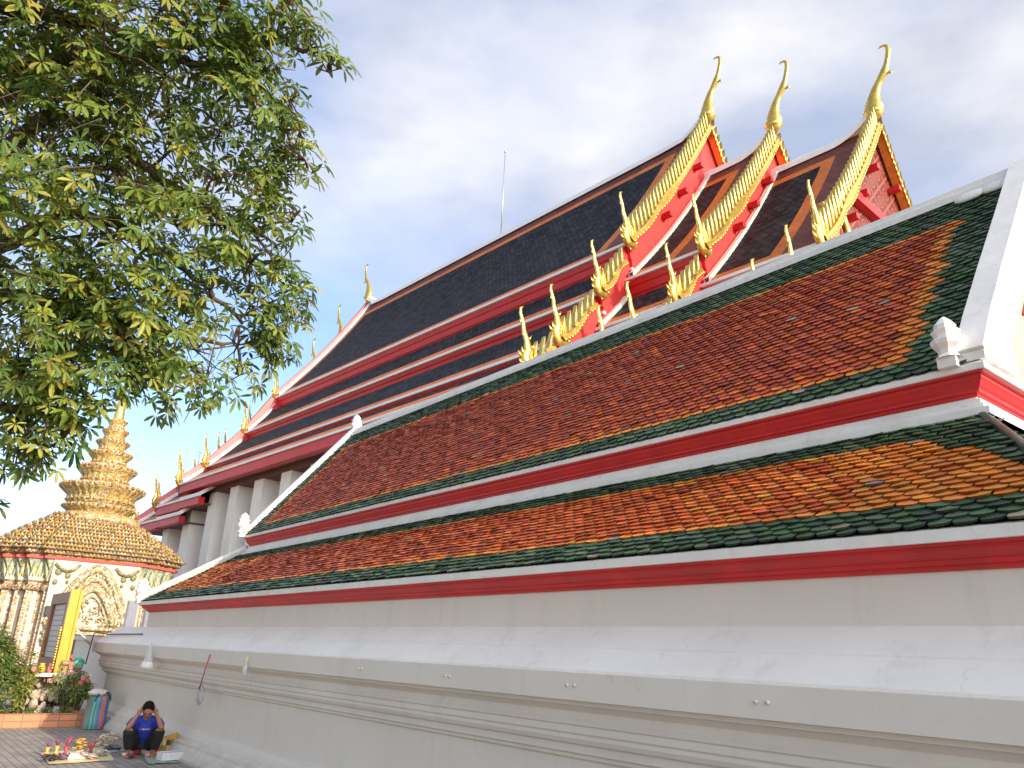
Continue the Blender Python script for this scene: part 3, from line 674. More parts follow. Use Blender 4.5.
# body and columns
bw = MB(); bw.box((-38.2, 15.2, 0), (-10.8, 26.8, 9.9)); bw.build('wall', m_hallwall, hall)
wn = MB()
for i in range(10):
    x = -35.2 + i * 2.24
    wn2 = MB(); wn2.box((x - .55, 15.12, 2.6), (x + .55, 15.197, 5.6)); wo = wn2.build('window', m_redc, hall)
    w3 = MB(); w3.box((x - .72, 15.10, 2.4), (x - .56, 15.196, 5.9)); w3.box((x + .56, 15.10, 2.4), (x + .72, 15.196, 5.9)); w3.prismx([(15.08, 5.62), (15.196, 5.62), (15.196, 6.3), (15.15, 6.3)], x - .7, x + .7); w3.build('frame', m_gold, wo)
base = MB(); base.box((-41.5, 12.1, 0), (-7.4, 29.9, 1.3)); base.build('terrace', m_wall, hall)
c0 = None
for i, x in enumerate([-38.6, -36.1, -33.5, -31.35, -29.1, -26.8, -24.6, -22.35, -20.1, -17.9, -15.6, -13.3, -11.0, -8.6]):
    zt = 8.2 if i > 1 else (7.4 if i else 6.8)
    loc = (x - HORG[0], 13.35 - HORG[1], 1.3)
    if c0 is None:
        b = MB(); h = 7.1
        pr = [(.47, 0), (.47, .15), (.42, .2), (.385, h - .4), (.385, h)]
        b.lathe([(r * 1.414, z) for r, z in pr], 0, 0, 4, rot=PI / 4, smooth=False)
        b.add([], [])
        c0 = b.build('column', m_colm, hall, org=(0, 0, 0)); c = c0; c.location = loc
    else: c = dup(c0, loc, hall)
    c.scale = (1, 1, (zt - 1.3) / 7.1)
# beam brackets at column heads
hb = MB(); hb.box((-38.9, 12.95, 7.75), (-9, 13.75, 8.0)); hb.build('beam', m_soffit, hall)

# ------------------------------------------------------------------ gate with mosaic crown
GX, GY = -32.7, 5.85
gate = thing('gate_tower', 'ornate mosaic gate with tiered golden crown and slender spire beside the gallery', 'gate', (GX, GY, 0))
m_yel = mosaic('yellow_mosaic', [(0, (.52, .35, .09)), (.22, (.58, .43, .18)), (.42, (.34, .18, .07)), (.58, (.56, .47, .33)), (.78, (.46, .27, .06)), (.92, (.24, .22, .10))], 16.)
m_yel2 = mosaic('flower_mosaic', [(0, (.56, .47, .34)), (.25, (.40, .24, .10)), (.42, (.16, .20, .10)), (.55, (.50, .30, .20)), (.72, (.46, .30, .07)), (.86, (.28, .12, .07))], 15.)
m_grn = mosaic('green_leaf_mosaic', [(0, (.50, .56, .38)), (.3, (.64, .62, .44)), (.55, (.66, .54, .26)), (.75, (.44, .50, .36))], 6.)
m_gpan = mat('gate_white_panel', (.54, .47, .37), .6, .06, 1.5)
def plan(d, k=1.0):
    q = [(2.70, 1.36), (2.45, 1.36), (2.45, 1.85), (2.10, 1.85), (2.10, 2.10), (1.85, 2.10), (1.85, 2.45), (1.36, 2.45), (1.36, 2.70)]
    q = [(a * k + d, b * k + d) for a, b in q]
    out = []
    for sx, sy, rev in ((1, 1, 0), (-1, 1, 1), (-1, -1, 0), (1, -1, 1)):
        s_ = [(GX + sx * a, GY + sy * b) for a, b in q]; out += s_[::-1] if rev else s_
    return out
def stack(mb, prof, m=0):
    vs = []; n = 36
    for d, k, z in prof: vs += [(x, y, z) for x, y in plan(d, k)]
    fs = [(i * n + j, i * n + (j + 1) % n, (i + 1) * n + (j + 1) % n, (i + 1) * n + j) for i in range(len(prof) - 1) for j in range(n)]
    fs += [tuple(range((len(prof) - 1) * n, len(prof) * n))]
    mb.add(vs, fs, m)
def petals(mb, d, k, z, size, step, m=0, lean=.3, fat=.38):
    pl = plan(d, k); n = len(pl)
    for i in range(n):
        a = np.array(pl[i]); b = np.array(pl[(i + 1) % n]); L = np.linalg.norm(b - a)
        if L < .05: continue
        c = max(1, int(round(L / step))); t_ = (b - a) / L; o = np.array([t_[1], -t_[0]])
        if o.dot(a - np.array([GX, GY])) < 0: o = -o
        for j in range(c):
            p = a + (b - a) * (j + .5) / c; s = size; hw = min(step, L / c) * .46
            pt = lambda u, w_, zz: (p[0] + t_[0] * u + o[0] * w_, p[1] + t_[1] * u + o[1] * w_, zz)
            mb.add([pt(-hw, 0, z), pt(0, s * fat, z + s * .25), pt(hw, 0, z), pt(hw * .8, s * lean * .6, z + s * .62), pt(0, s * lean, z + s), pt(-hw * .8, s * lean * .6, z + s * .62), pt(0, -.02, z + s * .4)],
                   [(0, 1, 4, 5), (1, 2, 3, 4), (0, 5, 4, 6), (6, 4, 3, 2), (0, 6, 2, 1)], m)
bd = MB()
stack(bd, [(.10, 1, 0), (.10, 1, .5), (0, 1, .6), (0, 1, 2.95)]); bd.build('body', m_gpan, gate)
cap = MB(); stack(cap, [(0, 1, 2.95), (.08, 1, 3.0), (.08, 1, 3.12), (.03, 1, 3.16), (.03, 1, 3.22), (.10, 1, 3.30)]); petals(cap, .08, 1, 2.96, .2, .13, 0, .3); cap.build('capital_band', m_yel2, gate)
gl = MB(); stack(gl, [(.05, 1, 3.30), (.03, 1, 3.45), (.06, 1, 3.7), (.20, 1, 3.98)]); petals(gl, .06, 1, 3.34, .62, .15, 0, .28, .10); gl.build('leaf_frieze', m_grn, gate)
rl = MB(); stack(rl, [(.22, 1, 3.98), (.28, 1, 3.99), (.28, 1, 4.07), (.22, 1, 4.08)]); rl.build('red_band', m_redg, gate)
def zz(y, x=100): return atX(x, y, GX)[2]
crown = MB()
hts = [4.08, 4.24, 4.36, 4.50, 4.66, 4.80, 4.94, 5.08, 5.22, 5.36, 5.50, 5.64, 5.80]
dks = [(.34, 1.0), (.46, 1.0), (.40, .98), (.38, .93), (.36, .87), (.33, .81), (.31, .75), (.29, .69), (.27, .62), (.25, .55), (.22, .48), (.20, .41)]
pr = []
for i, (d, k) in enumerate(dks):
    z0, z1 = hts[i], hts[i + 1]; h = z1 - z0
    pr += [(d - .16, k, z0), (d - .15, k, z0 + h * .35), (d - .02, k, z0 + h * .5), (d, k, z0 + h * .85), (d - .05, k, z1 - .004)]
pr.append((.02, .36, 5.82))
stack(crown, pr)
for i, (d, k) in enumerate(dks):
    h = hts[i + 1] - hts[i]; petals(crown, d - .01, k, hts[i] + h * .45, h * .95, .115, 1 if i in (0, 1, 3, 6, 9) else 0, .18, .22)
    petals(crown, d - .15, k, hts[i], h * .42, .09, 1 if i % 2 else 0, .2, .3)
crown.build('crown', [m_yel, m_yel2], gate)
sx, sy = GX, GY + .18
ringdat = [  # (half width m, z of the flare's top)
    (1.30, 520, 507), (1.52, 505, 486), (1.08, 483, 466), (.80, 464, 451), (.62, 450, 439), (.48, 438, 427), (.36, 426, 417)]
srs = MB()
srs.lathe([(1.5, zz(530)), (1.45, zz(520)), (1.1, zz(516))], sx, sy, 24, lobes=20, amp=.08)
for hw, y0, y1 in ringdat:
    z0, z1 = zz(y0), zz(y1); h = z1 - z0; nl = max(12, int(hw * 22))
    r = hw * .92
    srs.lathe([(r * .72, z0 - .1), (r * .80, z0 + h * .1), (r * .78, z0 + h * .35), (r * .93, z0 + h * .62), (r * 1.0, z0 + h * .75), (r * .98, z0 + h * .95), (r * .8, z1), (r * .55, z1 + .02)], sx, sy, nl * 3, lobes=nl, amp=.08)
    for q in range(nl * 2):
        a = PI * q / nl
        srs.blob((sx + r * 1.05 * math.cos(a), sy + r * 1.05 * math.sin(a), z0 + h * .84), (.030 + hw * .016,) * 3, 6, 1)
        if q % 2 == 0: srs.blob((sx + r * .84 * math.cos(a), sy + r * .84 * math.sin(a), z0 + h * .12), (.028 + hw * .018,) * 3, 6, 0)
srs.build('spire_rings', [m_yel, m_yel2], gate)
spi = MB(); zt = zz(417); spi.lathe([(.21, zt - .05), (.19, zt + .1), (.17, zt + .5), (.12, zt + 1.0), (.13, zt + 1.05), (.08, zt + 1.1), (.07, zt + 1.8), (.09, zt + 1.9), (.04, zt + 2.0), (.02, zt + 2.9)], sx, sy, 14); spi.build('spire', m_goldd, gate)
# front face ornament (facing +X) : gothic arch layers, garlands, doorway
fx = GX + 2.95
pn = MB(); pn.box((fx - .30, GY - 1.34, .55), (fx, GY + 1.34, 3.97)); pn.build('front_panel', m_gpan, gate)
aw = mosaic('arch_mosaic', [(0, (.74, .66, .50)), (.3, (.44, .30, .12)), (.5, (.24, .26, .14)), (.65, (.60, .42, .22)), (.85, (.34, .22, .10))], 17.)
ar = MB()
def archpts(w_, z0, z1, n=14, ogee=.3):
    pts = []
    for i in range(2 * n + 1):
        t_ = i / n - 1; a = abs(t_); y = w_ * math.copysign(a ** .8, t_); z = z1 - (z1 - z0) * (a ** 1.5) + ogee * .4 * max(0, .2 - a)
        pts.append((y, z))
    return pts
for w_, z0, z1, r, st in ((1.16, 1.85, 3.74, .11, 1), (.98, 1.95, 3.42, .08, 0), (.80, 1.95, 3.10, .10, 1), (.62, 1.95, 2.86, .04, 0)):
    pts = archpts(w_, z0, z1); ar.tube([(fx + .06, GY + y, z) for y, z in pts], [r] * len(pts), 6)
    if st:
        for i in range(len(pts) - 1):
            for h in (.3, .8):
                y = pts[i][0] * (1 - h) + pts[i + 1][0] * h; z = pts[i][1] * (1 - h) + pts[i + 1][1] * h
                dy = y * .12; ar.tube([(fx + .06, GY + y, z), (fx + .11, GY + y + dy, z + .11), (fx + .08, GY + y + dy * .7, z + .20)], [.06, .05, .01], 5)
rr = random.Random(4)
for i in range(90):       # scrollwork between the layers
    y = rr.uniform(-.62, .62); top = 2.0 + (3.0 - 2.0) * (1 - (abs(y) / .8) ** 1.2); z = rr.uniform(1.95, max(1.98, top - .12)); a = rr.uniform(0, 6.3)
    ar.tube([(fx + .03, GY + y, z), (fx + .06, GY + y + .07 * math.cos(a), z + .07 * math.sin(a)), (fx + .03, GY + y + .10 * math.cos(a + 1), z + .10 * math.sin(a + 1))], [.02, .028, .01], 5)
for zc, hw_, r in ((1.86, 1.22, .07), (1.70, 1.28, .06), (1.55, 1.22, .05)): ar.tube([(fx + .08, GY - hw_, zc), (fx + .08, GY + hw_, zc)], [r, r], 6)
for s_ in (-1, 1):
    for q in range(6): ar.blob((fx + .08, GY + s_ * (1.12 + .05 * (q % 2)), 1.35 + q * .12), (.12, .13, .09), 6, jit=.3)
o1 = archpts(1.16, 1.85, 3.74); o2 = archpts(.78, 1.93, 3.05); nn_ = len(o1)
ar.add([(fx + .03, GY + y, z) for y, z in o1] + [(fx + .03, GY + y, z) for y, z in o2], [(i, i + 1, nn_ + i + 1, nn_ + i) for i in range(nn_ - 1)])
for i in range(60):
    q = rr.randrange(nn_); f_ = rr.uniform(.2, .8); y = o1[q][0] * f_ + o2[q][0] * (1 - f_); z = o1[q][1] * f_ + o2[q][1] * (1 - f_); ar.blob((fx + .05, GY + y, z), (.05, .05, .06), 6, jit=.4)
ar.build('arch_pediment', aw, gate)
m_garl = mosaic('garland_mosaic', [(0, (.20, .26, .12)), (.4, (.40, .30, .10)), (.7, (.30, .18, .10))], 20.)
for s_ in (-1, 1):       # corner garlands
    gd = MB()
    for y0, z0, y1, z1 in ((1.3, 3.85, .9, 3.62), (.9, 3.62, .55, 3.86)):
        gd.tube([(fx + .02, GY + s_ * y0, z0), (fx + .05, GY + s_ * (y0 + y1) / 2, (z0 + z1) / 2 - .05), (fx + .02, GY + s_ * y1, z1)], [.05, .06, .05], 6)
    for y, z, r in ((1.16, 3.60, .12), (1.20, 3.26, .09), (.86, 3.50, .10), (.84, 3.28, .06)): gd.blob((fx + .02, GY + s_ * y, z), (.05, r, r * 1.1), 7, jit=.2)
    gd.build('garland', m_garl, gate)
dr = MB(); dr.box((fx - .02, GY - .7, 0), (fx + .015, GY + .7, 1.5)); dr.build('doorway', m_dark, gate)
# mosaic edge strips on the pilasters
P1 = plan(0)
def strip(x, y, h0, h1, w_): es = MB(); es.box((x - w_, y - w_, h0), (x + w_, y + w_, h1)); es.build('edge_strip', m_yel2, gate)
for x, y in P1: strip(x, y, .5, 3.0, .055)
for a, b in zip(P1, P1[1:] + P1[:1]):
    L = math.hypot(a[0] - b[0], a[1] - b[1])
    if .3 < L < .9:
        for q in (.28, .72): strip(a[0] + (b[0] - a[0]) * q, a[1] + (b[1] - a[1]) * q, .6, 2.95, .03)
# side lamp
lb = MB(); lb.box((fx + .02, GY - 1.30, 2.20), (fx + .16, GY - 1.12, 2.50)); lb.build('wall_lamp', m_black, gate)
# small white corner posts between the gate and the gallery
pw = MB(); pw.box((-24.0, 4.55, 0), (-19.2, 4.8, 1.52)); pw.box((-24.05, 4.50, 1.52), (-19.2, 4.85, 1.62))
for px_ in (130, 148):
    p = atX(px_, 620, -24.0); pw.box((-24.15, p[1] - .12, 0), (-23.9, p[1] + .12, 2.6))
solo('boundary_wall', pw, m_wall, (-22, 4.7, 0), 'short grey boundary wall between the gate and the gallery corner', 'wall')
# unseen wall added on the camera's right to keep sun off the sill
rw = MB(); rw.box((1.5, 4.4, 0), (14, 4.8, 4.3)); rw.box((1.5, 4.8, 0), (1.9, 11.0, 4.3)); rw.box((1.45, 4.34, 4.3), (14.05, 4.86, 4.42)); rw.box((1.45, 4.34, 0), (14.05, 4.86, .3))
solo('sun_block_wall', rw, m_wall, (7.7, 4.6, 0), 'plain white wall added out of view right of the gallery to block the sun', 'wall')

# ------------------------------------------------------------------ tree
def leaf_whorls(centres, axes, sizes, n_leaf, seed, droop=.35, wid=.30, cols=None):
    """palmate leaves: each leaflet a folded blade of two faces"""
    r_ = np.random.default_rng(seed); V = []; F = []; Cc = []
    for c, ax, s, nl in zip(centres, axes, sizes, n_leaf):
        ax = ax / np.linalg.norm(ax); t = np.cross(ax, [0, 0, 1.]); nn = np.linalg.norm(t); t = np.array([1., 0, 0]) if nn < .1 else t / nn; b = np.cross(ax, t)
        ph = r_.uniform(0, 6.28); base = cols[r_.integers(len(cols))] * r_.uniform(.75, 1.25)
        for k in range(nl):
            a = ph + 2 * PI * k / nl + r_.normal(0, .12); el = r_.uniform(.05, .45)
            d = (t * math.cos(a) + b * math.sin(a)) * math.cos(el) + ax * math.sin(el); d[2] -= droop * r_.uniform(.5, 1.3); d /= np.linalg.norm(d)
            side = np.cross(d, ax); side /= np.linalg.norm(side) + 1e-6; nrm = np.cross(side, d)
            L = s * r_.uniform(.75, 1.15); w_ = L * wid * .5
            o = len(V); p0 = c + d * L * .08; bend = np.array([0, 0, -1.]) * L * .10
            up_ = nrm * w_ * .35
            V += [p0, c + d * L * .38 + side * w_ * .72 + up_, c + d * L * .70 + side * w_ + up_ + bend * .4, c + d * L * .92 + side * w_ * .55 + up_ * .6 + bend * .9, c + d * L * 1.0 + bend * 1.15,
                  c + d * L * .92 - side * w_ * .55 + up_ * .6 + bend * .9, c + d * L * .70 - side * w_ + up_ + bend * .4, c + d * L * .38 - side * w_ * .72 + up_, c + d * L * .68 + bend * .35]
            F += [(o, o + 1, o + 2, o + 8), (o + 8, o + 2, o + 3, o + 4), (o, o + 8, o + 6, o + 7), (o + 8, o + 4, o + 5, o + 6)]
            cc = base * r_.uniform(.85, 1.15)
            if r_.random() < .03: cc = np.array([.34, .26, .05]) * r_.uniform(.8, 1.2)
            Cc += [cc] * 4
    return V, F, Cc
m_leaf = mat('tree_leaf', (.08, .14, .03), .42, .12, 6, attr='tint', trans=.5, spec=.3)
m_bark = mat('bark', (.10, .065, .045), .85, .3, 12, .8, 30)
LEAFC = [np.array(c) for c in ((.20, .275, .050), (.26, .32, .055), (.15, .225, .045), (.38, .385, .07), (.11, .18, .040), (.17, .25, .050))]
tree = thing('tree', 'leafy green tree with drooping fingered leaves reaching in from the upper left', 'tree', (-9.6, -2.6, 0))
CL = [  # px, py, distance, radius (m), density
    (20, 20, 8.2, .9, 1), (90, 25, 8.0, .8, 1), (160, 10, 7.6, .7, 1), (225, 5, 7.3, .55, 1), (285, 8, 7.2, .30, .9), (310, 48, 7.3, .24, .8), (328, 72, 7.4, .2, .8), (262, 40, 7.5, .38, .9),
    (30, 90, 7.8, .8, 1), (100, 95, 7.5, .75, 1), (165, 75, 7.4, .6, .9), (215, 75, 7.2, .42, .9), (255, 95, 7.3, .32, .7), (290, 100, 7.6, .24, .7), (300, 130, 7.6, .26, .7),
    (40, 165, 7.6, .8, 1), (110, 165, 7.5, .7, 1), (170, 145, 7.4, .55, .8), (222, 130, 7.3, .36, .7), (262, 145, 7.5, .36, .9), (305, 160, 7.5, .2, .7), (280, 175, 7.7, .32, .9), (215, 180, 7.2, .40, .7),
    (45, 240, 7.6, .75, 1), (115, 235, 7.5, .65, 1), (175, 225, 7.5, .5, .9), (225, 225, 7.6, .36, .9), (262, 215, 7.7, .34, .9), (292, 222, 7.8, .2, .6), (280, 262, 7.8, .2, .6), (250, 262, 7.8, .36, .9), (295, 292, 7.9, .22, .8),
    (30, 310, 7.7, .7, 1), (95, 300, 7.5, .6, 1), (155, 290, 7.5, .5, 1), (205, 290, 7.7, .42, .9), (250, 305, 7.8, .38, .9), (288, 320, 7.9, .24, .8), (272, 345, 7.9, .26, .9), (238, 345, 7.8, .36, .9),
    (20, 370, 7.8, .6, 1), (70, 360, 7.6, .5, 1), (120, 345, 7.5, .42, .9), (165, 335, 7.6, .36, .9), (195, 350, 7.5, .32, .9), (155, 372, 7.4, .28, 1), (205, 382, 7.5, .24, .9), (165, 400, 7.4, .18, .9), (240, 375, 7.8, .2, .8),
    (15, 425, 7.9, .42, 1), (50, 415, 7.7, .36, 1), (85, 398, 7.6, .28, .9), (45, 448, 7.7, .22, 1), (68, 432, 7.6, .2, 1), (18, 452, 7.9, .2, .8), (120, 380, 7.6, .28, .9), (-8, 503, 8.4, .08, 1),
    (-60, 100, 8.3, 1.2, 1), (-80, 240, 8.3, 1.05, 1), (-60, 350, 8.4, .62, 1), (-30, -60, 8.4, 1.2, 1), (90, -70, 8.2, 1.0, 1), (190, -60, 7.8, .7, 1), (-180, 120, 9.2, 1.6, .7), (-220, 260, 9.2, 1.3, .7), (-60, -200, 9.4, 1.6, .6)]
cen = []; axs = []; szs = []; nls = []
r_ = np.random.default_rng(3)
for px, py, dist, rad, den in CL:
    c = atD(px, py, dist); big = rad > 1.1
    n = int(den * (70 * rad ** 2 * 4.2 if not big else 60 * rad ** 2) * (1.15 if rad < .4 else 1) + 4)
    sub = [c + r_.normal(0, rad * .52, 3) for _ in range(max(2, int(rad * 8)))]
    for i in range(n):
        s0 = sub[r_.integers(len(sub))]; p = s0 + r_.normal(0, .15 + rad * .09, 3)
        v = p - c; m_ = np.linalg.norm(v)
        if m_ > rad * 1.12: p = c + v / m_ * rad * r_.uniform(.6, 1.08)
        cen.append(p); a = (p - c) / (rad + .01) * .7 + np.array([.35, .1, .65]) + r_.normal(0, .35, 3); axs.append(a)
        szs.append(float(r_.choice([.09, .115, .135, .16], p=[.2, .35, .3, .15])) * r_.uniform(.85, 1.15)); nls.append(int(r_.integers(5, 8)))
V, F, Cc = leaf_whorls(cen, axs, szs, nls, 5, droop=.6, wid=.26, cols=LEAFC)
lf = MB(); lf.v = V; lf.f = F; lf.m = [0] * len(F); lf.c = [tuple(c) for c in Cc]; lf.uv = [None] * len(F); lf.smooth = [False] * len(F)
crown_o = lf.build('crown', m_leaf, tree)
def spline(pts, n=6):
    pts = [np.array(p, float) for p in pts]; out = []
    for i in range(len(pts) - 1):
        p0 = pts[max(i - 1, 0)]; p1 = pts[i]; p2 = pts[i + 1]; p3 = pts[min(i + 2, len(pts) - 1)]
        for k in range(n):
            t_ = k / n; out.append(.5 * ((2 * p1) + (-p0 + p2) * t_ + (2 * p0 - 5 * p1 + 4 * p2 - p3) * t_ ** 2 + (-p0 + 3 * p1 - 3 * p2 + p3) * t_ ** 3))
    out.append(pts[-1]); return out
tk = MB(); T0 = np.array([-9.6, -2.6, 0]); T1 = np.array([-9.5, -2.3, 2.9])
sp_ = spline([T0, T0 + [.05, .1, 1.2], T0 + [0, .15, 2.1], T1 + [0, .1, .3]]); tk.tube(sp_, list(np.linspace(.30, .19, len(sp_))), 12)
tk.tube([T0 + [0, 0, -.1], T0 + [0, 0, .15], T0 + [.02, .02, .5]], [.46, .38, .29], 12)
tk.build('trunk', m_bark, tree)
T = T1 + np.array([0, .1, .1])
limbs = [[T, atD(-150, 330, 8.6), atD(-20, 296, 8.0), (60, 306, 7.7), (110, 322, 7.6), (150, 358, 7.5), (175, 362, 7.5)],
         [T, atD(-180, 250, 8.8), atD(-40, 190, 8.2), (40, 120, 7.9), (105, 140, 7.7), (170, 185, 7.5), (215, 215, 7.5), (250, 232, 7.6)],
         [T, atD(-200, 150, 9.0), atD(-60, 20, 8.5), (40, 12, 8.2), (130, 38, 7.8), (190, 45, 7.6), (255, 42, 7.4), (318, 50, 7.4)],
         [T, atD(-180, 200, 8.9), atD(-30, 110, 8.3), (60, 62, 8.0), (140, 55, 7.8), (200, 65, 7.6), (245, 80, 7.5), (285, 104, 7.6)],
         [T, atD(-160, 300, 8.6), atD(-10, 250, 8.1), (70, 215, 7.9), (130, 235, 7.8), (185, 270, 7.7), (240, 320, 7.8)],
         [T, atD(-160, 380, 8.5), (-30, 400, 8.1), (30, 410, 7.9), (60, 425, 7.8)],
         [(110, 322, 7.6), (165, 330, 7.6), (215, 342, 7.7), (262, 352, 7.9)]]
nodes = []
for li, L_ in enumerate(limbs):
    pts = [p if isinstance(p, np.ndarray) else atD(*p) for p in L_]; q = spline(pts, 6)
    q = [p + r_.normal(0, .018, 3) for p in q]; n = len(q); r0 = .12 if li < 6 else .028
    b = MB(); b.tube(q, [r0 * (1 - .93 * (i / n) ** .62) + .007 for i in range(n)], 7)
    bo = b.build('branch', m_bark, tree); nodes += q[6 if li < 6 else 0:]
nodes = np.array(nodes); tw = MB()
r2 = np.random.default_rng(8)
for (px, py, dist, rad, den) in CL:
    c = atD(px, py, dist); i = np.argmin(np.linalg.norm(nodes - c, axis=1)); a = nodes[i]; mid = (a + c) / 2 + r2.normal(0, .08, 3)
    tw.tube(spline([a, mid, c], 3), [.016, .015, .014, .012, .011, .01, .008], 5)
    for k in range(int(5 + rad * 14)):
        e = c + r2.normal(0, rad * .55, 3); m_ = (c + e) / 2 + r2.normal(0, .06, 3) + [0, 0, .04]; tw.tube([c, m_, e], [.008, .006, .003], 4)
tw.build('twigs', m_bark, tree)

# ------------------------------------------------------------------ planter, shrubs, rock pedestal
m_brick = bricks('terracotta_block', (.58, .24, .11), (.50, .19, .085), (.26, .13, .08), .30, .11, .008, .65, .6, uv=True, var=.18, off=0)
m_soil = mat('soil', (.05, .035, .025), .95, .3, 8, .8, 30)
pb = MB(); X0, X1, Ya, Yb = -19.6, -17.38, -3.0, 3.72; Hh = .235
for (xa, ya, xb, yb) in ((X1 - .12, Ya, X1, Yb), (X0, Yb - .12, X1 - .12, Yb), (X0, Ya, X1 - .12, Ya + .12)):
    vs = [(xa, ya, 0), (xb, ya, 0), (xb, yb, 0), (xa, yb, 0), (xa, ya, Hh), (xb, ya, Hh), (xb, yb, Hh), (xa, yb, Hh)]
    pb.add(vs, [(0, 1, 5, 4), (1, 2, 6, 5), (2, 3, 7, 6), (3, 0, 4, 7), (4, 5, 6, 7)], 0, uvs=[[(xa, 0), (xb, 0), (xb, Hh), (xa, Hh)], [(ya, 0), (yb, 0), (yb, Hh), (ya, Hh)], [(xb, 0), (xa, 0), (xa, Hh), (xb, Hh)], [(yb, 0), (ya, 0), (ya, Hh), (yb, Hh)], [(xa, ya), (xb, ya), (xb, yb), (xa, yb)]])
pl_ = thing('planter', 'low terracotta block planter edging the flower bed', 'planter', (-18.5, .4, 0))
pb.build('kerb', m_brick, pl_)
so_ = MB(); so_.box((X0 + .01, Ya + .13, 0), (X1 - .13, Yb - .13, .17)); so_.build('soil', m_soil, pl_)
lk = MB(); lk.box((-17.62, 3.74, 0), (-17.38, 4.02, .11)); lk.build('loose_block', m_brick, pl_)
m_shrub = mat('shrub_leaf', (.08, .14, .03), .5, .15, 8, attr='tint', trans=.3)
m_petal = mat('petal', (.8, .3, .3), .6, .1, 8, attr='tint', trans=.3)
m_stem = mat('stem', (.14, .12, .05), .8)
def shrub(name, label, cat, cx, cy, z0, rx, ry, h, n, cols, size, seed, flowers=0, fcols=None, droop=.1, group=None, strap=.3):
    r3 = np.random.default_rng(seed); root = thing(name, label, cat, (cx, cy, z0), group=group)
    C_ = []; A_ = []
    lobes = [(r3.uniform(-.6, .6) * rx, r3.uniform(-.6, .6) * ry, r3.uniform(.35, .8) * h, r3.uniform(.35, .6)) for _ in range(7)]
    for i in range(n):
        lx, ly, lz, lr = lobes[r3.integers(7)]; v = r3.normal(0, 1, 3); v /= np.linalg.norm(v); q = r3.uniform(.3, 1) ** .5 * lr
        p = np.array([cx + lx + v[0] * q * rx, cy + ly + v[1] * q * ry, z0 + max(.02, lz + v[2] * q * h * .7)]); C_.append(p); A_.append(v + [0, 0, .9])
    V, F, Cc = leaf_whorls(C_, A_, r3.uniform(size * .7, size * 1.3, n), [int(k) for k in r3.integers(3, 6, n)], seed, droop=droop, wid=strap, cols=[np.array(c) for c in cols])
    b = MB(); b.v = V; b.f = F; b.m = [0] * len(F); b.c = [tuple(c) for c in Cc]; b.uv = [None] * len(F); b.smooth = [False] * len(F); b.build('foliage', m_shrub, root)
    st = MB()
    for k in range(9):
        lx, ly, lz, lr = lobes[k % 7]; st.tube([(cx + lx * .2, cy + ly * .2, z0), (cx + lx * .6, cy + ly * .6, z0 + lz * .5), (cx + lx, cy + ly, z0 + lz)], [.02, .014, .008], 5)
    st.build('stems', m_stem, root)
    for i in range(flowers):
        lx, ly, lz, lr = lobes[r3.integers(7)]; v = r3.normal(0, 1, 3); v[0] = abs(v[0]) + .4; v /= np.linalg.norm(v)
        p = (cx + lx + v[0] * lr * rx, cy + ly + v[1] * lr * ry, z0 + lz + abs(v[2]) * lr * h * .6); c = fcols[r3.integers(len(fcols))]; f = MB()
        s = r3.uniform(.022, .042)
        for k in range(5):
            a = 2 * PI * k / 5; f.blob((p[0] + .3 * s, p[1] + s * .8 * math.cos(a), p[2] + s * .8 * math.sin(a)), (s * .4, s * .62, s * .62), 6, 0, c)
        f.blob(p, (s * .6, s * .4, s * .4), 6, 0, (.7, .5, .1)); f.build('flower', m_petal, root)
    return root
G1 = [(.12, .19, .035), (.16, .23, .04), (.08, .14, .03), (.22, .26, .05)]
G2 = [(.20, .25, .04), (.32, .32, .05), (.14, .19, .035), (.38, .34, .07)]
PK = [(.75, .22, .22), (.80, .35, .30), (.85, .55, .45), (.70, .15, .18)]
shrub('bush', 'tall dense green bush at the left edge behind the terracotta planter', 'bush', -18.5, 2.25, .17, .55, .46, 1.50, 1300, G1, .085, 21)
shrub('bush', 'yellow green leafy plant between the dense bush and the notice board', 'plant', -18.0, 2.72, .17, .20, .18, 1.05, 230, G2, .10, 22, 1, PK)
shrub('bush', 'low dark green bush beside the striped bag, right end of the bed', 'bush', -18.15, 3.72, .17, .32, .26, .62, 420, G1, .085, 24)
shrub('flower_bush', 'pink flowering bush over the white rocks below the notice board', 'flower bush', -18.10, 3.50, .30, .34, .38, .85, 560, [(.14, .20, .05), (.22, .27, .09), (.36, .38, .22)], .075, 25, 40, PK)
gc = MB(); C_ = []; A_ = []; r4 = np.random.default_rng(9)
for i in range(900): C_.append(np.array([r4.uniform(-19.4, -17.5), r4.uniform(-1, 3.58), .17 + abs(r4.normal(0, .05))])); A_.append(r4.normal(0, .4, 3) + [0, 0, 1])
V, F, Cc = leaf_whorls(C_, A_, r4.uniform(.05, .11, 900), [4] * 900, 31, droop=0, wid=.3, cols=[np.array(c) for c in G1])
gc.v = V; gc.f = F; gc.m = [0] * len(F); gc.c = [tuple(c) for c in Cc]; gc.uv = [None] * len(F); gc.smooth = [False] * len(F)
tag(gc.build('ground_cover', m_shrub), 'short green ground cover filling the flower bed', 'ground cover', kind='stuff')
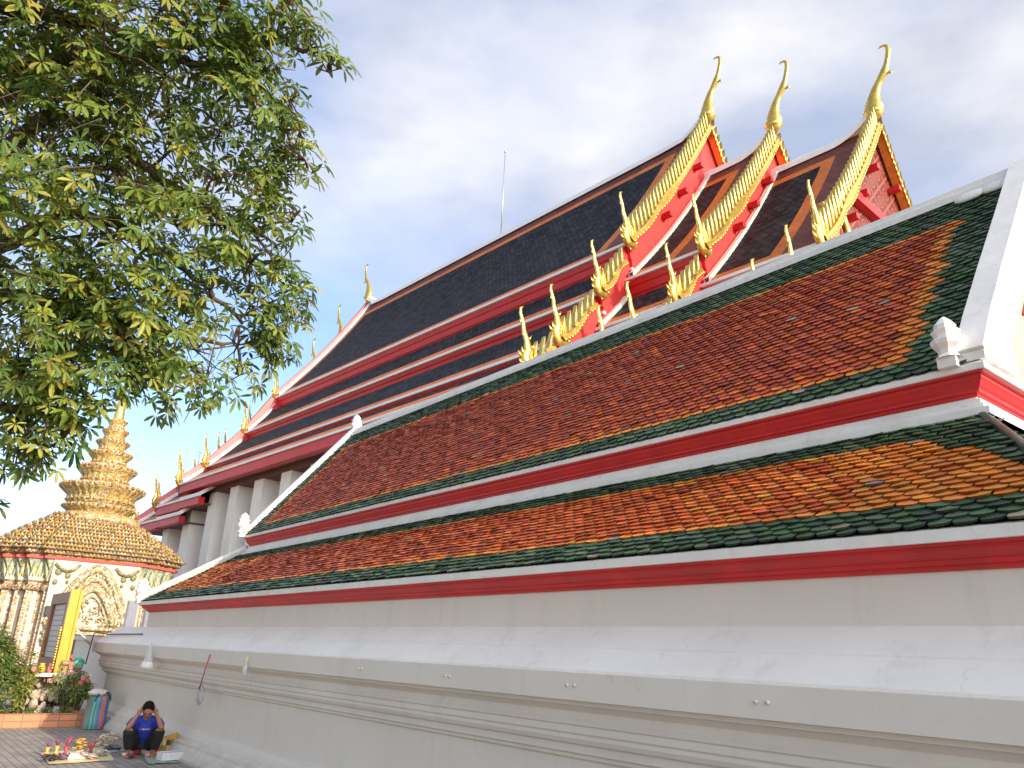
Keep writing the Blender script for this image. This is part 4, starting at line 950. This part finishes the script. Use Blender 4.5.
# white rockwork pedestal
m_rock = mat('pale_rock', (.50, .42, .32), .9, .3, 9, 1., 22, spots=((.22, .18, .13), 7., .56))
rk = thing('rock_pedestal', 'rough pale rockwork pedestal with a flat slab under the notice board', 'pedestal', (-18.6, 3.2, .1))
rb_ = MB(); r5 = random.Random(5)
for i in range(150):
    h = r5.random(); w_ = .62 * (1 - .45 * h); p = (-18.65 + r5.uniform(-.42, .42) * (1 - .3 * h), 3.22 + r5.uniform(-w_, w_), .12 + h * .70); s = r5.uniform(.045, .10)
    rb_.blob(p, (s * r5.uniform(.8, 1.3), s * r5.uniform(.8, 1.3), s * r5.uniform(.9, 1.7)), 8, jit=.9)
rb_.build('rockwork', m_rock, rk)
sb = MB(); sb.box((-19.1, 2.86, .84), (-18.12, 3.86, .905)); sb.build('slab', mat('slab', (.66, .60, .50), .7, .1, 5), rk)
# rounded ornaments standing on the slab
for (cx, cy, r, c, lab) in ((-18.35, 2.98, .075, (.75, .36, .03), 'small orange pot on the rock slab, left of the yellow board edge'), (-18.28, 3.12, .05, (.72, .20, .22), 'small pink cup on the rock slab under the notice board')):
    b = MB(); b.lathe([(r * .5, .906), (r * .9, .93), (r, .97), (r * .8, 1.02), (r * .55, 1.05), (r * .75, 1.08), (r * .7, 1.081)], cx, cy, 14); solo('pot', b, mat('pot_glaze', c, .4), (cx, cy, .906), lab, 'pot')
pt = MB(); pt.lathe([(.05, .907), (.12, .92), (.14, .945), (.135, .948), (.10, .925), (.01, .918)], -18.3, 3.45, 16); solo('dish', pt, m_trim, (-18.3, 3.45, .907), 'shallow white dish on the rock slab', 'dish')

# notice board
m_brown = mat('brown_board', (.30, .11, .045), .5, .15, 5); m_yelf = mat('yellow_frame', (.60, .34, .015), .45, .08, 5, coat=.3); m_panel = mat('grey_panel', (.66, .60, .57), .6, .08, 3)
BX, BY = -18.15, 3.28
nb = thing('notice_board', 'tall notice board with dark brown front frame and bright yellow gilded edge', 'notice board', (-19.1, BY, .905))
q = MB(); q.box((-20.2, BY - .02, .905), (BX - .10, BY + .09, 2.46)); q.build('back_panel', m_brown, nb)
q = MB()
for lo, hi in (((-20.2, BY - .10, .905), (-19.98, BY - .021, 2.46)), ((BX - .32, BY - .10, .905), (BX - .10, BY - .021, 2.46)), ((-19.98, BY - .10, 2.24), (BX - .32, BY - .021, 2.46)), ((-19.98, BY - .10, .905), (BX - .32, BY - .021, 1.16))): q.box(lo, hi)
q.build('front_frame', m_brown, nb)
q = MB(); q.box((-19.97, BY - .035, 1.17), (BX - .33, BY - .0215, 2.23)); q.build('panel', m_panel, nb)
q = MB(); r6 = random.Random(3)
for i in range(9):
    z = 2.12 - i * .105; q.box((-19.85, BY - .039, z - .012), (-19.85 + r6.uniform(1.0, 1.3), BY - .0355, z + .006))
q.build('lettering', mat('faded_ink', (.36, .30, .30), .7), nb)
q = MB(); q.box((BX - .099, BY - .11, .905), (BX, BY + .11, 2.50)); q.box((BX, BY - .11, .905), (BX + .03, BY - .06, 2.50)); q.box((BX, BY + .06, .905), (BX + .03, BY + .11, 2.50))
q.build('yellow_edge', m_yelf, nb)
q = MB()
for i in range(16): q.blob((BX - .05, BY - .14, 1.0 + i * .05), (.03, .035, .03), 6, jit=.3)
q.build('gilt_carving', m_gold, nb)
# strut to the plinth, cable
a = atX(77, 630, -18.12); b2 = atX(91, 645, -18.98)
st = MB(); st.tube([a, (-18.99, b2[1] - .0, b2[2])], [.022, .022], 8); solo('strut', st, m_trim, tuple(a), 'white metal strut from the notice board to the plinth corner', 'strut')
cb = MB(); cp = [atY(85.6, 664, 3.93), atY(90, 648, 3.92), atY(93, 637, 3.93), atY(96, 633, 3.96), (-18.4, 4.08, 1.67), (-17.5, 4.10, 1.68), (-16.0, 4.12, 1.69)]
cb.tube(spline(cp, 5), [.011] * 31, 6); solo('cable', cb, m_black, tuple(cp[0]), 'thin black cable running up over the corner of the plinth', 'cable')
# green plastic bag tucked behind the flowers
m_green = mat('green_plastic', (.07, .42, .28), .35, .2, 6, trans=.3, coat=.3)
def crumple(mb, c, r, seed, m=0, n=18, jit=.16, pinch=None):
    rr = random.Random(seed); vs = []; H_ = n // 2
    ph = [rr.uniform(0, 6.28) for _ in range(6)]
    for i in range(H_ + 1):
        th = PI * i / H_
        for k in range(n):
            a = 2 * PI * k / n; d = 1 + jit * (math.sin(3 * a + ph[0] + th * 2) + math.sin(5 * a + ph[1] - th * 3) * .7 + math.sin(7 * th + ph[2] + a * 2) * .6) * .6 + rr.uniform(-.04, .04)
            s = math.sin(th)
            if pinch and th < pinch: s *= .35 + .65 * (th / pinch) ** 2
            vs.append((c[0] + r[0] * s * math.cos(a) * d, c[1] + r[1] * s * math.sin(a) * d, c[2] + r[2] * math.cos(th) * (1 + .1 * math.sin(2 * a))))
    fs = [(i * n + k, (i + 1) * n + k, (i + 1) * n + (k + 1) % n, i * n + (k + 1) % n) for i in range(H_) for k in range(n)]
    mb.add(vs, fs, m, None, True)
p = atX(78, 663, -18.2); b = MB(); crumple(b, (p[0], p[1], p[2] - .03), (.08, .10, .13), 3, jit=.34, pinch=.7); solo('plastic_bag', b, m_green, (p[0], p[1], .9), 'crumpled sea green plastic bag behind the pink flowers', 'plastic bag')

# ------------------------------------------------------------------ striped woven bag with white bundle
m_str = bpy.data.materials.new('striped_weave'); m_str.use_nodes = True; t = m_str.node_tree; bs = t.nodes['Principled BSDF']; tcn = t.nodes.new('ShaderNodeTexCoord'); s3 = t.nodes.new('ShaderNodeSeparateXYZ'); t.links.new(tcn.outputs['UV'], s3.inputs[0])
cr = t.nodes.new('ShaderNodeValToRGB'); cr.color_ramp.interpolation = 'CONSTANT'; e = cr.color_ramp.elements
st_ = [(0, (.24, .20, .17)), (.10, (.04, .26, .24)), (.22, (.30, .42, .34)), (.27, (.03, .30, .26)), (.38, (.34, .30, .38)), (.42, (.06, .32, .24)), (.50, (.14, .16, .42)), (.60, (.30, .24, .44)), (.64, (.55, .16, .06)), (.76, (.36, .20, .16)), (.80, (.10, .13, .38)), (.92, (.05, .26, .26))]
e[0].position = 0; e[0].color = (*st_[0][1], 1); e[1].position = st_[1][0]; e[1].color = (*st_[1][1], 1)
for p_, c_ in st_[2:]: z_ = e.new(p_); z_.color = (*c_, 1)
t.links.new(s3.outputs[0], cr.inputs[0]); t.links.new(cr.outputs[0], bs.inputs['Base Color']); bs.inputs['Roughness'].default_value = .45
wv = t.nodes.new('ShaderNodeTexNoise'); wv.inputs['Scale'].default_value = 30; bp = t.nodes.new('ShaderNodeBump'); bp.inputs['Strength'].default_value = .5; bp.inputs['Distance'].default_value = .02; t.links.new(wv.outputs[0], bp.inputs['Height']); t.links.new(bp.outputs[0], bs.inputs['Normal'])
bag = thing('woven_bag', 'large green, blue and orange striped woven bag leaning on the plinth', 'bag', (-16.95, 3.80, 0), math.radians(0))
b = MB(); n = 24; hgt = .56; vs = []; uv = []; rows = 12
for i in range(rows + 1):
    h = i / rows; sx_ = .17 * (1.0 - .25 * h ** 3) + .015 * math.sin(h * 9); sy_ = .19 * (1 - .22 * h ** 2.5); lean = .05 * h
    for k in range(n + 1):
        a = 2 * PI * k / n; ca, sa = math.cos(a), math.sin(a); g_ = 1 + .03 * math.sin(5 * a + h * 6) + .02 * math.sin(9 * a - h * 11)
        ex_ = abs(ca) ** .5 * math.copysign(1, ca); ey = abs(sa) ** .5 * math.copysign(1, sa)
        vs.append((-16.95 + ex_ * sx_ * g_, 3.78 + ey * sy_ * g_ + lean, .01 + h * hgt + .02 * math.sin(a * 2) * h))
fs = []; uvs = []
for i in range(rows):
    for k in range(n):
        fs.append((i * (n + 1) + k, i * (n + 1) + k + 1, (i + 1) * (n + 1) + k + 1, (i + 1) * (n + 1) + k))
        U = lambda k_: .5 + .5 * math.copysign(abs(math.sin(2 * PI * k_ / n)) ** .5, math.sin(2 * PI * k_ / n)) * .97
        uvs.append([(U(k) + .12 * i / rows - .06, 0), (U(k + 1) + .12 * i / rows - .06, 0), (U(k + 1) + .12 * (i + 1) / rows - .06, 0), (U(k) + .12 * (i + 1) / rows - .06, 0)])
fs.append(tuple(range(rows * (n + 1), rows * (n + 1) + n))); uvs.append([(.3, 0)] * n)
b.add(vs, fs, 0, None, True, uvs); b.build('body', m_str, bag)
for dy in (-.10, .10):
    h_ = MB(); h_.tube(spline([(-16.80, 3.82 + dy, .48), (-16.84, 3.85 + dy * .8, .60), (-16.92, 3.9, .64), (-16.84, 3.95 - dy * .2, .60), (-16.80, 3.98, .50)], 4), [.010] * 17, 6); h_.build('handle', m_black, bag)
b = MB(); crumple(b, (-16.98, 3.78, .625), (.14, .17, .065), 8, jit=.2); solo('cloth_bundle', b, mat('white_cloth', (.70, .64, .56), .8, .15, 12, .3), (-16.98, 3.78, .56), 'crumpled off white cloth bundle on top of the striped bag', 'cloth')

# ------------------------------------------------------------------ things hanging on the wall
m_clear = mat('clear_plastic', (.78, .76, .72), .25, .1, 9, trans=.45, coat=.4); m_dull = mat('dull_print', (.10, .09, .10), .7)
p = atY(147, 668, 3.87)   # cone
cn = thing('plastic_cone', 'translucent white plastic cone hanging point up on the plinth moulding', 'cone', (p[0], 3.87, p[2]))
b = MB(); b.lathe([(.105, p[2]), (.10, p[2] + .02), (.005, p[2] + .40)], p[0] - .0, 3.87, 20, smooth=True); b.build('shell', m_clear, cn)
b = MB(); b.lathe([(.108, p[2] - .004), (.110, p[2] + .03), (.088, p[2] + .095), (.085, p[2] + .095)], p[0], 3.87, 20); b.build('rim', m_trim, cn)
pa, pb_ = atY(209.8, 655, 3.93), atY(202, 689, 3.99)
sw = thing('hanging_swatter', 'pink stick with a clear printed bag hanging low on the plinth', 'swatter', tuple(pa))
b = MB(); b.tube([pa, (pb_[0], 3.95, pb_[2])], [.008, .009], 6); b.tube([pa + [0, .06, .01], pa], [.006, .006], 5); b.build('stick', mat('pink_stick', (.42, .07, .13), .5), sw)
b = MB(); c = atY(203, 695, 4.03); crumple(b, (c[0], 3.99, c[2]), (.085, .04, .13), 12, jit=.25); b.build('clear_bag', mat('smoky_plastic', (.66, .62, .64), .3, .1, 9, trans=.4, coat=.3), sw)
b = MB(); rr = random.Random(6)
for i in range(10):
    for s_ in (-1, 1):
        b.blob((c[0] + s_ * .045 + rr.uniform(-.015, .015), 3.965, c[2] + .08 - i * .018 + rr.uniform(-.004, .004)), (rr.uniform(.006, .018), .004, .005), 6)
b.build('print', m_dull, sw)
p = atY(245, 668, 3.90); zb = thing('hanging_bag', 'small clear bag with pale yellow straws stuck to the plinth fascia', 'bag', tuple(p))
b = MB(); crumple(b, (p[0], 3.90, p[2] - .02), (.05, .03, .085), 14, jit=.15, pinch=.8); b.build('bag_skin', m_clear, zb)
for dx, dz in ((-.05, .10), (-.02, .13), (.045, .15), (.02, .09)):
    b = MB(); b.tube([(p[0], 3.90, p[2] - .05), (p[0] + dx * .5, 3.90, p[2] + dz * .4), (p[0] + dx, 3.90, p[2] + dz)], [.006, .006, .005], 5); b.build('straw', mat('pale_straw', (.70, .72, .32), .5), zb)

# ------------------------------------------------------------------ squatting person
m_skin = mat('skin', (.34, .15, .085), .5, .08, 20); m_shirt = mat('blue_shirt', (.012, .035, .30), .75, .15, 14, .3, 40); m_pants = mat('black_trousers', (.010, .010, .012), .8, .1, 10, .3, 30); m_hair = mat('black_hair', (.008, .006, .005), .7, .2, 40, .5, 80, spec=.15)
PO = np.array([-12.92, 3.60, 0]); fdir = np.array([.965, -.262, 0]); ldir = np.array([.262, .965, 0])    # forward, and the wall side
def P_(f, l, z): return PO + fdir * f + ldir * l + np.array([0, 0, z])
person = thing('person', 'person in blue shirt and black trousers squatting by the plinth, head held in both hands', 'person', tuple(PO))
def remesh(o, vox, sm=3):
    m_ = o.modifiers.new('remesh', 'REMESH'); m_.mode = 'VOXEL'; m_.voxel_size = vox; m_.use_smooth_shade = True
    k = o.modifiers.new('smooth', 'SMOOTH'); k.iterations = sm; k.factor = .5
Rf = np.column_stack([fdir, ldir, [0, 0, 1]])
def tilt(pitch, roll=0.):
    cp_, sp2 = math.cos(pitch), math.sin(pitch); A = np.array([[cp_, 0, sp2], [0, 1, 0], [-sp2, 0, cp_]]); return Rf @ A
body = MB()
# torso, neck
body.tube([P_(-.17, 0, .15), P_(-.15, 0, .24), P_(-.07, 0, .34), P_(.0, 0, .43), P_(.04, 0, .49)], [.13, .125, .125, .135, .07], 16)
body.tube([P_(.02, -.15, .465), P_(.03, 0, .49), P_(.02, .15, .465)], [.055, .075, .055], 12)
body.tube([P_(.04, 0, .48), P_(.10, 0, .56)], [.055, .05], 12)
HC = P_(.145, .0, .635); HR = tilt(math.radians(38))
body.blob(HC, (.093, .075, .112), 20, rotm=HR)
hp_ = lambda f, l, z: HC + HR @ np.array([f, l, z])
body.blob(hp_(.022, 0, -.06), (.066, .055, .062), 14, rotm=HR)                       # jaw
body.tube([hp_(.088, 0, .018), hp_(.104, 0, -.012), hp_(.106, 0, -.024)], [.010, .014, .013], 8)   # nose
body.tube([hp_(.08, -.035, .024), hp_(.090, 0, .03), hp_(.08, .035, .024)], [.010, .011, .010], 6)   # brow
for s_ in (-1, 1): body.blob(hp_(-.005, s_ * .078, -.005), (.020, .010, .030), 10, rotm=HR)
for s_ in (-1, 1):     # arms: elbows on the knees, hands at the temples
    sh, el, wr = P_(.02, s_ * .165, .465), P_(.17, s_ * .225, .385), P_(.165, s_ * .125, .575)
    body.tube([sh, (sh + el) / 2 + [0, 0, -.005], el], [.052, .045, .037], 12)
    body.tube([el, el * .65 + wr * .35, wr], [.036, .037, .024], 12)
    pm = P_(.150, s_ * .098, .635); body.tube([wr, (wr + pm) / 2, pm], [.025, .034, .032], 10, flat=None)
    for k, (df, ln) in enumerate(((-.036, .060), (-.014, .070), (.010, .066), (.032, .054))):   # four fingers over the hair
        a0 = pm + fdir * df * .8 + np.array([0, 0, .012]); a1 = a0 + np.array([0, 0, ln * .5]) - ldir * s_ * .012 + fdir * df * .25; a2 = a1 + np.array([0, 0, ln * .42]) - ldir * s_ * .030
        body.tube([a0, a1, a2], [.0105, .0098, .0080], 8)
    t0 = pm + fdir * .028 - np.array([0, 0, .018]); body.tube([t0, t0 + fdir * .028 + [0, 0, .006] - ldir * s_ * .006, t0 + fdir * .046 + [0, 0, .022] - ldir * s_ * .010], [.013, .0115, .009], 8)
    # legs
    hip, kn, an = P_(-.14, s_ * .10, .17), P_(.17, s_ * .205, .345), P_(.06, s_ * .16, .075)
    body.tube([hip, (hip + kn) / 2, kn], [.10, .082, .058], 12); body.tube([kn, kn * .6 + an * .4 - fdir * .015, an], [.055, .052, .034], 12)
    body.tube([an - fdir * .045 + [0, 0, -.045], an + fdir * .03 + [0, 0, -.035], an + fdir * .12 + [0, 0, -.052], an + fdir * .155 + [0, 0, -.058]], [.028, .034, .028, .016], 10)
    for k in range(5): q0 = an + fdir * .14 + ldir * s_ * (k - 2) * .017 + [0, 0, -.060]; body.tube([q0, q0 + fdir * (.032 - abs(k - (1 if s_ > 0 else 1)) * .003)], [.010, .008], 6)
bo = body.build('body', m_skin, person); remesh(bo, .0055, 2)
fe = MB()
for s_ in (-1, 1):
    fe.blob(hp_(.082, s_ * .030, .006), (.010, .014, .006), 8, 1, rotm=HR)
fe.tube([hp_(.085, -.024, -.052), hp_(.092, 0, -.050), hp_(.085, .024, -.052)], [.005, .007, .005], 6, 0)
fe.build('face_details', [mat('lips', (.20, .06, .05), .5), m_hair], bo)
hr_ = MB(); hr_.blob(hp_(-.012, 0, .036), (.090, .082, .090), 18, rotm=HR, jit=.03); hr_.blob(hp_(-.05, 0, -.035), (.055, .070, .060), 14, rotm=HR)
ho = hr_.build('hair', m_hair, person); remesh(ho, .006, 2)
sh_ = MB()
sh_.tube([P_(-.17, 0, .20), P_(-.15, 0, .25), P_(-.07, 0, .345), P_(.0, 0, .435), P_(.035, 0, .485)], [.150, .148, .148, .155, .085], 18)
sh_.tube([P_(.0, 0, .30), P_(.05, 0, .38), P_(.035, 0, .44)], [.10, .115, .10], 14)
sh_.tube([P_(.015, -.155, .468), P_(.03, 0, .485), P_(.015, .155, .468)], [.068, .085, .068], 14)
for s_ in (-1, 1): sh_.tube([P_(.015, s_ * .155, .472), P_(.075, s_ * .185, .442), P_(.115, s_ * .205, .415)], [.066, .062, .058], 12)
sho = sh_.build('shirt', m_shirt, person); remesh(sho, .008, 2)
em = MB()
for i, c in enumerate(((.5, .08, .05), (.6, .35, .05), (.7, .7, .65), (.1, .35, .2), (.6, .35, .05), (.5, .08, .05))):
    em.blob(P_(.163 - .004 * abs(i - 2.5), (i - 2.5) * .026, .375), (.006, .013, .012), 6, 0, c)
em.build('shirt_print', mat('shirt_print', (.6, .5, .2), .7, attr='tint'), sho)
tr = MB(); tr.tube([P_(-.19, 0, .13), P_(-.17, 0, .19), P_(-.13, 0, .24)], [.15, .165, .14], 16)
for s_ in (-1, 1):
    hip, kn, an = P_(-.14, s_ * .10, .17), P_(.17, s_ * .205, .345), P_(.065, s_ * .165, .12)
    tr.tube([hip, (hip + kn) / 2 + [0, 0, -.01], kn], [.125, .105, .078], 14); tr.tube([kn + [0, 0, .005], kn * .6 + an * .4 - fdir * .01, an], [.076, .078, .066], 14)
tro = tr.build('trousers', m_pants, person); remesh(tro, .008, 3)

# ------------------------------------------------------------------ goods laid out on the paving
def ground_px(px, py): p = atZ(px, py, 0); return (p[0], p[1])
def sheet(name, quad, m, label, cat):
    b = MB(); n = 8; vs = []; c = [np.array(ground_px(*q)) for q in quad]; rr = random.Random(len(label))
    for i in range(n + 1):
        for k in range(n + 1):
            p = (c[0] * (1 - k / n) + c[1] * k / n) * (1 - i / n) + (c[3] * (1 - k / n) + c[2] * k / n) * i / n
            vs.append((p[0], p[1], .008 + rr.uniform(0, .010)))
    fs = [(i * (n + 1) + k, i * (n + 1) + k + 1, (i + 1) * (n + 1) + k + 1, (i + 1) * (n + 1) + k) for i in range(n) for k in range(n)]
    b.add(vs, fs, 0, None, True); ctr = np.mean(c, axis=0)
    return solo(name, b, m, (ctr[0], ctr[1], 0), label, cat)
sheet('ground_sheet', ((40, 754), (49, 765.5), (114, 761), (104, 747)), mat('yellow_sheet', (.72, .62, .30), .5, .1, 6), 'pale yellow sheet spread on the paving under the souvenirs', 'sheet')
sheet('ground_sheet', ((140, 752), (148, 765), (181, 763), (160, 745)), mat('green_sheet', (.30, .42, .30), .6, .25, 14), 'printed green sheet on the paving in front of the squatting person', 'sheet')
def toy(px, py, h, c1, c2, label, lean=.0):
    x, y = ground_px(px, py); o = thing('figurine', label, 'figurine', (x, y, .02), group='souvenir figurines on the yellow sheet')
    b = MB(); b.lathe([(.030, .02), (.034, .03), (.018, .05), (.028, .05 + h * .28), (.014, .05 + h * .42)], x, y, 8, 0, c1, lobes=0)
    for k in range(5): a = 1.2 * k; b.tube([(x, y, .04 + h * .2), (x + .03 * math.cos(a), y + .03 * math.sin(a), .05 + h * .33)], [.010, .006], 5, 0, c1)
    b.build('lower_body', m_goods, o)
    b = MB(); b.tube([(x, y, .03 + h * .4), (x + .008, y + lean * .4, .03 + h * .7), (x, y + lean, .03 + h)], [.020, .024, .008], 7, 0, c2)
    for s_ in (-1, 1): b.tube([(x, y, .03 + h * .55), (x, y + s_ * .035, .03 + h * .72), (x, y + s_ * .028 + lean, .03 + h * .95)], [.012, .010, .005], 5, 0, c2)
    b.build('upper_body', m_goods, o)
m_goods = mat('painted_goods', (.5, .5, .5), .45, .15, 30, attr='tint')
toy(46, 756, .19, (.62, .36, .05), (.16, .07, .13), 'first upright figurine on the left, purple over yellow', .02)
toy(55.5, 755, .21, (.70, .38, .06), (.15, .05, .12), 'second upright figurine, dark purple over orange', .0)
toy(64.5, 755.5, .22, (.42, .04, .07), (.30, .05, .10), 'tallest upright figurine, crimson and pink, beside the orange flowers', .05)
toy(90, 754, .14, (.22, .02, .03), (.36, .05, .05), 'short dark red figurine between the orange flowers and the shell strings', .03)
def bundle(name, px, py, R_, Hh_, n, cols, label, cat, rad=.012, curl=True, seed=1):
    x, y = ground_px(px, py); rr = random.Random(seed); b = MB()
    for i in range(n):
        a = rr.uniform(0, 6.28); d = rr.uniform(0, R_); cx_, cy_ = x + d * math.cos(a), y + d * math.sin(a); c = vary(rr.choice(cols), rr); z = .03 + rr.uniform(0, Hh_)
        if curl:
            r = rr.uniform(.02, .05); t0 = rr.uniform(0, 6.28); tilt_ = rr.uniform(-.6, .6)
            b.tube([(cx_ + r * math.cos(t0 + k * .8), cy_ + r * math.sin(t0 + k * .8) * math.cos(tilt_), max(.018, z + r * math.sin(t0 + k * .8) * math.sin(tilt_))) for k in range(8)], [rad * .7] * 8, 5, 0, c)
        else:
            for k in range(5):
                q = k * 1.257; b.blob((cx_ + .022 * math.cos(q), cy_ + .022 * math.sin(q), z + .01), (.016, .016, .008), 5, 0, c)
            b.tube([(x, y, .02), (cx_, cy_, z)], [.004, .004], 4, 0, (.1, .2, .05))
    return solo(name, b, m_goods, (x, y, .018), label, cat)
bundle('bracelet_pile', 50, 762, .085, .05, 22, [(.025, .02, .02), (.06, .04, .05)], 'heap of black bead bracelets at the front left of the yellow sheet', 'bracelets', .016, seed=2)
bundle('bracelet_pile', 61, 761, .085, .04, 20, [(.10, .04, .09), (.05, .03, .05), (.20, .10, .18)], 'heap of dark purple bead bracelets beside the black ones', 'bracelets', .014, seed=3)
bundle('flower_bunch', 78, 753, .11, .15, 26, [(.75, .38, .04), (.80, .50, .08), (.70, .20, .05)], 'bunch of orange and yellow paper flowers on the yellow sheet', 'flowers', curl=False, seed=4)
bundle('flower_bunch', 78, 757, .06, .05, 12, [(.75, .22, .22), (.80, .45, .40)], 'small pink paper flowers in front of the orange bunch', 'flowers', curl=False, seed=5)
bundle('bead_pile', 88, 760, .10, .05, 30, [(.42, .38, .32), (.30, .28, .24), (.50, .30, .25)], 'pile of grey and brown beads behind the bright sheet edge', 'beads', .012, seed=6)
bundle('bead_pile', 101, 757, .09, .06, 24, [(.36, .33, .28), (.46, .42, .34)], 'pile of plain grey beads near the sheet corner', 'beads', .012, seed=7)
bundle('shell_string', 103, 748, .10, .14, 26, [(.66, .55, .40), (.52, .42, .30)], 'tangle of cream shell strings behind the grey beads', 'shells', .013, seed=8)
bundle('shell_string', 112, 746, .08, .15, 20, [(.70, .56, .42), (.60, .50, .38)], 'tangle of cream shell strings, nearest the person', 'shells', .013, seed=9)
def carton(px, py, sx, sy, sz, rz, c, label, lid=None, name='box'):
    x, y = ground_px(px, py); o = thing(name, label, 'box', (x, y, .02), rz); ORG[o.name] = (0, 0, 0); b = MB(); t_ = .006
    for lo, hi in (((-sx, -sy, 0), (sx, sy, t_)), ((-sx, -sy, t_), (-sx + t_, sy, sz)), ((sx - t_, -sy, t_), (sx, sy, sz)), ((-sx + t_, -sy, t_), (sx - t_, -sy + t_, sz)), ((-sx + t_, sy - t_, t_), (sx - t_, sy, sz))): b.box(lo, hi, 0, c)
    b.build('carton', m_goods, o, org=(0, 0, 0))
    if lid: b = MB(); b.box((-sx * .9, -sy * .9, sz * .5), (sx * .9, sy * .9, sz * .9), 0, lid); b.build('contents', m_goods, o, org=(0, 0, 0))
carton(76, 760, .07, .13, .06, .1, (.68, .62, .60), 'white tray of pale goods in the middle of the yellow sheet', (.62, .50, .48))
carton(169, 761, .09, .15, .10, .15, (.70, .66, .68), 'low white carton at the right end of the green sheet', (.50, .45, .52))
# card display with packets behind it
x, y = ground_px(166, 755); o = thing('display_stand', 'yellow and orange card display of packets beside the plinth foot', 'display', (x, y, .02))
b = MB(); b.prismx([(y - .17, .02), (y + .14, .02), (y + .14, .30), (y - .17, .22)], x - .05, x - .035); b.build('backing_card', mat('orange_card', (.55, .30, .06), .6, .2, 20), o)
for i in range(9):
    c = random.Random(i).choice([(.62, .40, .05), (.20, .22, .06), (.05, .04, .04), (.5, .08, .04), (.6, .5, .3)])
    b = MB(); yy = y - .14 + (i % 5) * .062; z = .05 + (i // 5) * .085; b.box((x - .034, yy, z), (x + .0, yy + .045, z + .07), 0, c); b.build('packet', m_goods, o)
b = MB(); b.tube([(x - .04, y - .19, .02), (x - .04, y - .20, .16), (x - .04, y - .15, .26)], [.012, .012, .008], 6); b.build('side_post', m_yelf, o)
# odds and ends at the feet
def small(name, px, py, pts, r, c, label, cat, n=8):
    x, y = ground_px(px, py); b = MB(); b.tube([(x + a, y + b_2, z) for a, b_2, z in pts], r, n, 0, c); return solo(name, b, m_goods, (x, y, 0), label, cat)
for k, (px, py) in enumerate(((112, 749.5), (119, 752))):
    x, y = ground_px(px, py); o = thing('sandal', ('black sandal lying beside the cream shells', 'blue grey sandal lying nearer the bare feet')[k], 'sandal', (x, y, 0))
    b = MB(); b.tube([(x - .02, y - .12, .016), (x, y - .03, .014), (x, y + .05, .014), (x, y + .12, .014)], [.032, .042, .036, .030], 12, 0, ((.02, .02, .02), (.28, .31, .38))[k]); b.v = [(p[0], p[1], min(p[2], .024) if p[2] > .014 else max(p[2], .001)) for p in b.v]; b.build('sole', m_goods, o)
    b = MB(); b.tube([(x - .035, y + .0, .02), (x, y - .06, .05), (x + .035, y + .0, .02)], [.006, .008, .006], 6, 0, (.05, .05, .06)); b.build('strap', m_goods, o)
def cup(px, py, r, h, c, label):
    x, y = ground_px(px, py); b = MB(); b.lathe([(r * .6, .004), (r, .02), (r * 1.05, h), (r * .9, h), (r * .85, .03), (.004, .02)], x, y, 14, 0, c); solo('bowl', b, m_goods, (x, y, .004), label, 'bowl')
cup(127, 757, .075, .06, (.62, .50, .44), 'pale cream bowl in front of the left foot')
cup(137, 754, .055, .08, (.55, .05, .06), 'red bowl between the feet and the green sheet')
cup(148, 757, .055, .05, (.66, .22, .25), 'pink bowl standing on the green sheet')
bundle('bead_pile', 131, 758.5, .05, .03, 12, [(.30, .04, .04), (.10, .05, .05)], 'small dark red bead heap beside the cream bowl', 'beads', .012, seed=12)
bundle('bead_pile', 141, 751, .05, .03, 10, [(.05, .35, .16), (.6, .6, .5)], 'small green and white bead heap by the right foot', 'beads', .012, seed=13)
